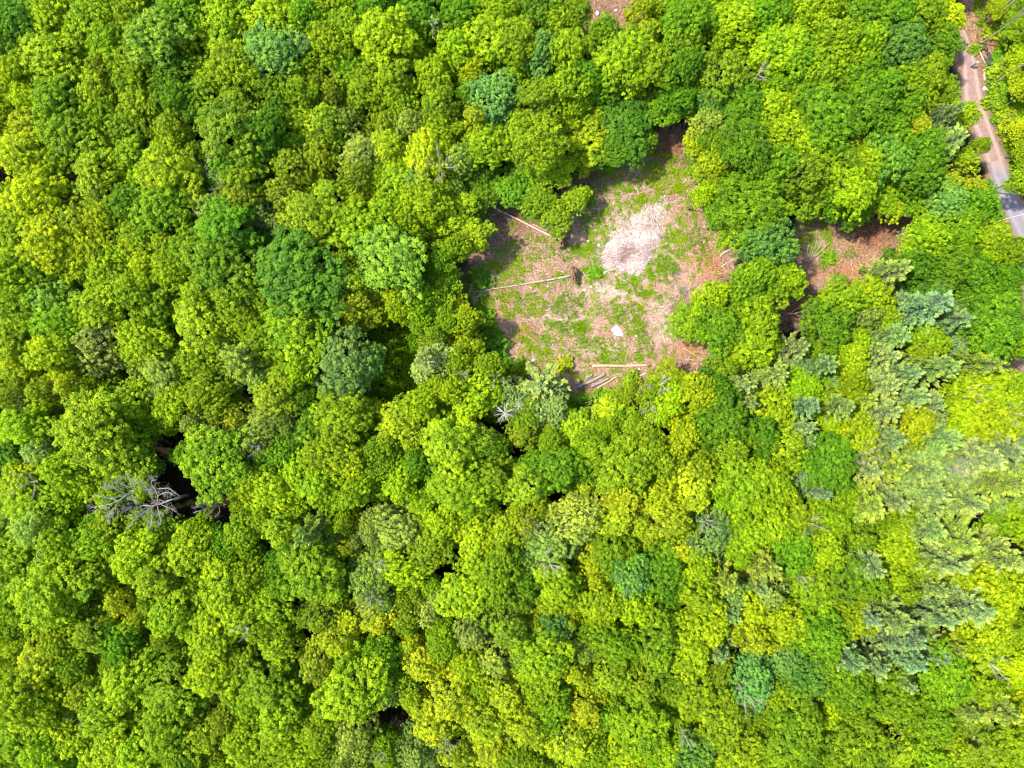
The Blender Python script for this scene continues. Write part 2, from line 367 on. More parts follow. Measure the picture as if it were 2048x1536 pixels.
# ---- pale heap of cut straw and brush
def heap_h(u, v):
    r = math.hypot(u, v)
    return max(0, 1 - r ** 2.2) * (1 + 0.25 * math.sin(3 * u + 2) * math.cos(4 * v))
hx, hy = P(1270, 484).x, P(1270, 484).y; ha = math.radians(50)
V = []; F = []; nr, ns = 22, 60
from mathutils import noise as mnoise
for i in range(nr + 1):
    for j in range(ns):
        r = i / nr; q = 2 * PI * j / ns; ed = 1 + 0.18 * math.sin(3 * q + 1) + 0.12 * math.sin(5 * q) + 0.06 * math.sin(11 * q)
        u, v = r * math.cos(q), r * math.sin(q)
        lx, ly = u * 6.4 * ed, v * 3.9 * ed
        z = 1.25 * max(0, 1 - r ** 1.7) + 0.22 * (1 - r) * mnoise.noise(Vector((lx * 0.9, ly * 0.9, 3))) + 0.05 * mnoise.noise(Vector((lx * 4, ly * 4, 7))) * (r < 0.97)
        z -= 0.2 * math.exp(-(((lx + 2.6) / 1.8) ** 2 + ((ly + 0.4) / 1.1) ** 2))
        V.append((lx, ly, z - (0.06 if i == nr else 0)))
for i in range(nr):
    for j in range(ns):
        F.append((i * ns + j, (i + 1) * ns + j, (i + 1) * ns + (j + 1) % ns, i * ns + (j + 1) % ns))
m, n, out = new_mat('heap_straw')
tc = n.nodes.new('ShaderNodeTexCoord'); mp = n.nodes.new('ShaderNodeMapping'); mp.inputs['Scale'].default_value = (1, 5, 1); mp.inputs['Rotation'].default_value = (0, 0, 0.4)
n.links.new(tc.outputs['Object'], mp.inputs['Vector'])
a = noise_n(n, 3.0, 8, 0.75, mp.outputs[0], 1.2)
c = ramp(n, a.outputs['Fac'], [(0.28, (0.11, 0.065, 0.045)), (0.45, (0.21, 0.145, 0.115)), (0.62, (0.32, 0.25, 0.21)), (0.8, (0.44, 0.36, 0.31))])
bs_ = N(n, 'ShaderNodeBsdfDiffuse'); n.links.new(c.outputs[0], bs_.inputs['Color']); bp = N(n, 'ShaderNodeBump'); bp.inputs['Strength'].default_value = 0.8; bp.inputs['Distance'].default_value = 0.1
n.links.new(a.outputs['Fac'], bp.inputs['Height']); n.links.new(bp.outputs[0], bs_.inputs['Normal']); n.links.new(bs_.outputs[0], out.inputs['Surface'])
heap = empty('straw_heap', (hx, hy, zg(hx, hy)), 'long pale pinkish heap of cut straw and brush in the middle of the clearing', 'straw heap', rot=ha)
obj('heap_body', mesh_np('heap_body', V, F, m, smooth=True), heap)
def quads_sticks(Pc, ang, L, Wd, pitch, tint, curve=0.0):
    """thin straws: n straw quads from centre, heading, length, width"""
    d = np.stack([np.cos(ang) * np.cos(pitch), np.sin(ang) * np.cos(pitch), np.sin(pitch)], -1)
    s = np.stack([-np.sin(ang), np.cos(ang), np.zeros_like(ang)], -1)
    a = Pc - d * L[:, None] / 2; b = Pc + d * L[:, None] / 2
    V = np.stack([a - s * Wd[:, None] / 2, a + s * Wd[:, None] / 2, b + s * Wd[:, None] / 3, b - s * Wd[:, None] / 3], 1).reshape(-1, 3)
    return V, np.arange(len(V)).reshape(-1, 4), np.repeat(tint, 4)
k = 7000
u = np.sqrt(rng.random(k)) * 0.98; u = np.where(rng.random(k) < 0.16, rng.uniform(0.95, 1.22, k), u); q = rng.random(k) * 2 * PI
ed = 1 + 0.18 * np.sin(3 * q + 1) + 0.12 * np.sin(5 * q)
lx, ly = u * np.cos(q) * 6.4 * ed, u * np.sin(q) * 3.9 * ed
lz = 1.25 * np.maximum(0, 1 - u ** 1.7) + 0.04 + rng.random(k) * 0.10 - 0.2 * np.exp(-(((lx + 2.6) / 1.8) ** 2 + ((ly + 0.4) / 1.1) ** 2))
flow = 0.25 + 0.9 * np.sin(lx * 0.35) + rng.normal(0, 0.65, k)
Vs, Fs, Ts = quads_sticks(np.stack([lx, ly, lz], -1), flow, rng.uniform(0.25, 1.3, k), rng.uniform(0.02, 0.055, k), rng.normal(0, 0.12, k), np.clip(rng.normal(0.50, 0.30, k) + 0.18 * np.sin(lx * 0.9 + 1) * np.cos(ly * 1.1) - 0.04 - 0.24 * np.exp(-(((lx + 2.2) / 2.2) ** 2 + ((ly + 0.4) / 1.4) ** 2)), 0, 1))
s_ = obj('loose_straw', mesh_np('loose_straw', Vs, Fs, M_palestraw, Ts), heap); s_['kind'] = 'stuff'

# ---- scattered dry sticks and straw over the clearings
def sample(lst_polys, k, seed):
    r = np.random.default_rng(seed); X = []; Y = []
    while len(X) < k:
        x = r.uniform(900, 2100, 20000); y = r.uniform(-60, 830, 20000); ok = np.zeros(20000, dtype=bool)
        for pl_ in lst_polys: ok |= signed(pl_, x, y) < 12
        ok &= polydist(ROAD, x, y, closed=False) > 24
        X.extend(x[ok]); Y.extend(y[ok])
    return np.array(X[:k]), np.array(Y[:k])
k = 34000
x, y = sample(OPEN, k, 11)
wx, wy = (x - 1024) * W_G / 2048, -(y - 768) * W_G / 2048
o_ = blobs(ORANGE, x, y); b_ = blobs(BROWN, x, y); p_ = blobs(PALE, x, y)
Lg = rng.uniform(0.12, 0.55, k); big = rng.random(k) < 0.035; Lg[big] = rng.uniform(0.8, 2.2, big.sum())
ang = rng.uniform(0, PI, k) * 0.5 + 1.2 * np.sin(wx * 0.5) + rng.normal(0, 0.8, k)
Vs, Fs, Ts = quads_sticks(np.stack([wx, wy, height(wx, wy) + rng.uniform(0.02, 0.12, k)], -1), ang, Lg, rng.uniform(0.025, 0.07, k) * np.where(big, 1.1, 1), rng.normal(0, 0.09, k),
    np.clip(rng.normal(0.44, 0.27, k) - 0.3 * b_ - 0.18 * o_ + 0.25 * p_, 0, 1))
tag(obj('dry_litter', mesh_np('dry_litter', Vs, Fs, M_straw, Ts)), 'dry straw, twigs and needles littering the floor of the clearings', 'litter', kind='stuff')

# ---- weeds and low undergrowth
def weeds(name, lst, per, seed, label, hi=0.45, size=0.17, dens_noise=True, shift=0.0):
    r = np.random.default_rng(seed); VV = []; TT = []
    xs = []; ys = []; ts = []
    for b in lst:
        area = b[2] * b[3] * PI * 0.0077; kk = int(area * per * min(1.0, b[4] if len(b) > 4 else 1) + 3)
        th = r.uniform(0, 2 * PI, kk); rr = np.sqrt(r.random(kk)) * 1.12
        xs.append(b[0] + rr * np.cos(th) * b[2]); ys.append(b[1] + rr * np.sin(th) * b[3]); ts.append(np.full(kk, r.uniform(0.28, 0.62)))
    x = np.concatenate(xs); y = np.concatenate(ys); t = np.concatenate(ts) + shift
    if dens_noise:
        keep = (nz(x, y, 0.16, 21) + 0.8 * nz(x, y, 0.5, 22) + r.normal(0, 0.22, len(x))) > -0.02
        x, y, t = x[keep], y[keep], t[keep]
    keep = (polydist(ROAD, x, y, closed=False) > 26) & (np.hypot(x - 1234, y - 664) > 17) & (np.hypot((x - 1268) * .8 + (y - 487) * .6, ((y - 487) * .8 - (x - 1268) * .6) * .62) > 36)
    x, y, t = x[keep], y[keep], t[keep]
    wx, wy = (x - 1024) * W_G / 2048, -(y - 768) * W_G / 2048
    k = len(x); hgt = r.uniform(0.05, hi, k) * (0.7 + 0.6 * (nz(wx, wy, 1.2, 5) > 0)); base = height(wx, wy)
    for j in range(6):
        a = r.uniform(0, 2 * PI, k); L = r.uniform(0.6, 1.4, k) * size; w = L * r.uniform(0.35, 0.6, k)
        d = np.stack([np.cos(a), np.sin(a), r.uniform(-0.2, 0.7, k)], -1); s = np.stack([-np.sin(a), np.cos(a), np.zeros(k)], -1)
        c0 = np.stack([wx, wy, base + hgt * r.uniform(0.4, 1.0, k)], -1) + d * (r.uniform(0.0, 0.12, k))[:, None]
        q = np.stack([c0, c0 + d * (L * 0.5)[:, None] + s * w[:, None] / 2, c0 + d * L[:, None], c0 + d * (L * 0.5)[:, None] - s * w[:, None] / 2], 1)
        VV.append(q.reshape(-1, 3)); TT.append(np.repeat(np.clip(t + r.normal(0, 0.26, k), 0, 1), 4))
    V = np.concatenate(VV)
    return tag(obj(name, mesh_np(name, V, np.arange(len(V)).reshape(-1, 4), M_weed, np.concatenate(TT))), label, 'undergrowth', kind='stuff')
WEEDS = [b for b in GREENS if not (700 < b[0] < 900)]
weeds('weeds', WEEDS, 40, 31, 'low green weeds and brambles growing in patches over the clearing floors and road verge')
weeds('ferns', [(770,720,62,92,1),(850,740,40,60,.8),(990,810,34,30,1),(985,700,26,44,1),(600,1120,50,60,.4),(2040,200,60,140,1),(2000,20,50,40,.5),(2045,330,20,60,1)], 22, 33, 'dense low ferns and saplings under the gaps in the canopy', hi=0.9, size=0.26, dens_noise=False, shift=-0.14)
sp = [(r_[0], r_[1], 5, 5, 1) for r_ in zip(rng.uniform(950, 1440, 620), rng.uniform(290, 800, 620)) if bool(inside(CLEARING, np.array([r_[0]]), np.array([r_[1]]))[0])]
weeds('scattered_seedlings', sp, 34, 35, 'small scattered seedlings dotted between the weed patches of the clearing', hi=0.22, size=0.12, dens_noise=False, shift=0.1)

# ------------------------------------------------------------------ tree shapes (metres, base of the trunk at 0, crown radius 4, height 15)
def unit(v): return v / (np.linalg.norm(v, axis=-1, keepdims=True) + 1e-9)
def leaf_quads(c, nrm, size, aspect, r, fold=0.0):
    rv = unit(r.normal(size=c.shape)); t = unit(np.cross(nrm, rv)); b = np.cross(nrm, t)
    s = size[:, None]; a = s * aspect
    return np.stack([c - t * s, c + b * a - nrm * s * fold, c + t * s, c - b * a - nrm * s * fold], 1).reshape(-1, 3)
def crown_broad(name, seed, R=4.0, H=15.0, depth=5.2, nlobe=15, ntuft=24, nleaf=24, lsize=0.128, tr=0.39, cone=0.9, lr0=0.30, mat=None, openness=0.0):
    r = np.random.default_rng(seed)
    ph = r.uniform(0, 6.28, 4)
    def rad(q): return R * (1 + 0.17 * np.sin(2 * q + ph[0]) + 0.14 * np.sin(3 * q + ph[1]) + 0.08 * np.sin(5 * q + ph[2]))
    LC = []; LR = []
    for i in range(nlobe):
        u = math.sqrt((i + 0.35) / nlobe); q = i * 2.39996 + r.uniform(-0.35, 0.35)
        rr = rad(q) * u * 0.80
        z = H - R * lr0 * 0.9 - depth * 0.62 * cone * u ** 2.0 + r.uniform(-0.6, 0.45)
        LC.append((rr * math.cos(q), rr * math.sin(q), z)); LR.append(R * lr0 * r.uniform(0.8, 1.22))
    nskirt = nlobe // 2
    for i in range(nskirt):
        q = i * 2 * PI / nskirt + r.uniform(-0.3, 0.3); rr = rad(q) * r.uniform(0.55, 0.78)
        LC.append((rr * math.cos(q), rr * math.sin(q), H - depth * 0.95 + r.uniform(-0.5, 0.6))); LR.append(R * lr0 * r.uniform(0.75, 1.0))
    LC = np.array(LC); LR = np.array(LR); nl = len(LC)
    TC = []; TD = []; TT = []
    for i in range(nl):
        k = ntuft if i < nlobe else ntuft // 2
        if openness and r.random() < openness * 0.5: k = k // 2
        g = (np.arange(k) + 0.5) / k; zz = 1 - 1.45 * g; zz = np.clip(zz, -0.6, 1); qq = np.arange(k) * 2.39996 + r.uniform(0, 6.28)
        d = np.stack([np.sqrt(1 - zz ** 2) * np.cos(qq), np.sqrt(1 - zz ** 2) * np.sin(qq), zz], -1)
        d = unit(d + r.normal(0, 0.16, d.shape))
        TC.append(LC[i] + d * np.array([1, 1, 0.8]) * LR[i] * np.where(r.random((k, 1)) < 0.1, r.uniform(1.15, 1.5, (k, 1)), r.uniform(0.66, 1.14, (k, 1)))); TD.append(d)
        TT.append(np.clip(r.normal(0.5, 0.10) + r.normal(0, 0.16, k), 0, 1))
    TC = np.concatenate(TC); TD = np.concatenate(TD); TT = np.concatenate(TT); nt = len(TC)
    Rt = np.full(nt, tr) * r.uniform(0.7, 1.25, nt)
    idx = np.repeat(np.arange(nt), nleaf); k = len(idx)
    d = unit(r.normal(size=(k, 3)) + np.array([0, 0, 0.75]) + TD[idx] * 0.6)
    c = TC[idx] + d * (Rt[idx] * r.uniform(0.45, 1.05, k) ** 0.6)[:, None] * np.array([1, 1, 0.85])
    nr = unit(d * 0.9 + np.array([0, 0, 0.35]) + r.normal(0, 0.42, (k, 3)))
    V = leaf_quads(c, nr, lsize * r.uniform(0.7, 1.35, k), 0.62, r, 0.12)
    tint = np.clip(TT[idx] + r.normal(0, 0.13, k), 0, 1)
    return mesh_np(name, V, np.arange(len(V)).reshape(-1, 4), mat or M_leaf, np.repeat(tint, 4))
def crown_pine(name, seed, R=4.0, H=15.0):
    """tiers of boughs with sprays of long soft needles"""
    r = np.random.default_rng(seed); Cc = []; D = []; T = []
    tiers = 9
    for t in range(tiers):
        f = t / (tiers - 1); z0 = H - 0.3 - 8.0 * f; L0 = R * (0.22 + 0.80 * f ** 0.65) if f < 0.75 else R * 0.95
        nb = 5 + (t > 1) + (t > 4) + (t > 6)
        for b in range(nb):
            q = b * 2 * PI / nb + t * 1.1 + r.uniform(-0.35, 0.35); L = L0 * r.uniform(0.55, 1.2); rise = r.uniform(0.0, 0.28)
            ns = int(7 + L * 5.0)
            for s in range(ns):
                u = 0.22 + 0.78 * (s + r.random()) / ns; side = r.uniform(-1, 1) * 0.14 * L * (0.35 + 0.65 * math.sin(PI * min(u, 0.9)))
                x = L * u; z = z0 + rise * x + 0.10 * math.sin(x * 2) + r.uniform(-0.28, 0.28)
                Cc.append((x * math.cos(q) - side * math.sin(q), x * math.sin(q) + side * math.cos(q), z))
                dq = q + side / (L * 0.6 + 0.1) * 0.8
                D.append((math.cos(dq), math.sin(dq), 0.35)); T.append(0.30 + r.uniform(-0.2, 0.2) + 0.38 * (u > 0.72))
    Cc = np.array(Cc); D = unit(np.array(D)); T = np.array(T); nn = 13
    idx = np.repeat(np.arange(len(Cc)), nn); k = len(idx)
    dd = unit(D[idx] + r.normal(0, 0.34, (k, 3)) + np.array([0, 0, 0.12]))
    L = r.uniform(0.26, 0.56, k); w = r.uniform(0.05, 0.09, k)
    a = Cc[idx] + r.normal(0, 0.07, (k, 3)); s = unit(np.cross(dd, unit(r.normal(size=(k, 3)) * 0.5 + np.array([0, 0, 1.0]))))
    V = np.stack([a - s * w[:, None] * .5, a + dd * L[:, None] * .5 + s * w[:, None] - np.array([0, 0, .01]), a + dd * L[:, None], a + dd * L[:, None] * .5 - s * w[:, None]], 1).reshape(-1, 3)
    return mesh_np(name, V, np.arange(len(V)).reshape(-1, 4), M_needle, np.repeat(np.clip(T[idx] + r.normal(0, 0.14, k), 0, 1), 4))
def trunk_mesh(name, seed, R=4.0, H=15.0, mat=None, pine=False):
    random.seed(seed); tb = Tubes()
    bend = random.uniform(0, 6.28); top = H - (0.5 if pine else 3.2)
    pts = [Vector((0.25 * math.sin(2.2 * f) * math.cos(bend) * 1.2, 0.25 * math.sin(2.2 * f) * math.sin(bend), f * top)) for f in [0, .02, .1, .3, .5, .7, .85, 1]]
    tb.add(pts, [0.30, 0.24, 0.20, 0.175, 0.15, 0.11, 0.07, 0.03], 8)
    if pine:
        for t in range(9):
            z0 = H - 0.4 - 8.0 * t / 8; L = R * 0.7 * (0.3 + 0.7 * t / 8)
            for b in range(5):
                q = b * 1.257 + t * 1.1; c0 = Vector((0, 0, z0 - 0.1))
                tb.add([c0, c0 + Vector((math.cos(q) * L * .5, math.sin(q) * L * .5, .1)), c0 + Vector((math.cos(q) * L, math.sin(q) * L, .25))], [0.05, 0.03, 0.012], 4)
    else:
        for b in range(8):
            q = b * 2.4 + random.uniform(-.3, .3); f = 0.5 + 0.05 * b; c0 = Vector((0, 0, f * top)); L = R * random.uniform(0.5, 0.8); dz = (H - 2.6 - f * top) * random.uniform(.6, .95)
            mid = c0 + Vector((math.cos(q) * L * .45, math.sin(q) * L * .45, dz * .55)); end = c0 + Vector((math.cos(q + .2) * L, math.sin(q + .2) * L, dz))
            tb.add([c0, mid, end], [0.10, 0.065, 0.02], 5)
            for s in (-1, 1):
                e2 = mid + Vector((math.cos(q + s * .8) * L * .45, math.sin(q + s * .8) * L * .45, dz * .35)); tb.add([mid, e2], [0.045, 0.012], 4)
    return tb.mesh(name, mat or M_bark)
PROTO = {'broad': [], 'fine': [], 'pine': []}
for s in range(7):
    cfg = [(15, 28, 28), (19, 24, 28), (12, 36, 28), (16, 27, 28), (22, 21, 28), (14, 31, 28), (10, 42, 28)][s]
    PROTO['broad'].append((crown_broad('broad_crown', 100 + s, nlobe=cfg[0], ntuft=cfg[1], nleaf=cfg[2], cone=[.9, .75, 1.1, .8, 1.0, .7, .95][s], lr0=[.30, .27, .33, .29, .26, .31, .34][s]), trunk_mesh('broad_trunk', 50 + s)))
for s in range(5):
    PROTO['fine'].append((crown_broad('fine_crown', 200 + s, nlobe=22, ntuft=19, nleaf=26, lsize=0.115, tr=0.36, cone=1.45, lr0=0.23, depth=6.5, openness=0.5), trunk_mesh('fine_trunk', 70 + s)))
for s in range(4):
    PROTO['pine'].append((crown_pine('pine_crown', 300 + s), trunk_mesh('pine_trunk', 90 + s, pine=True)))

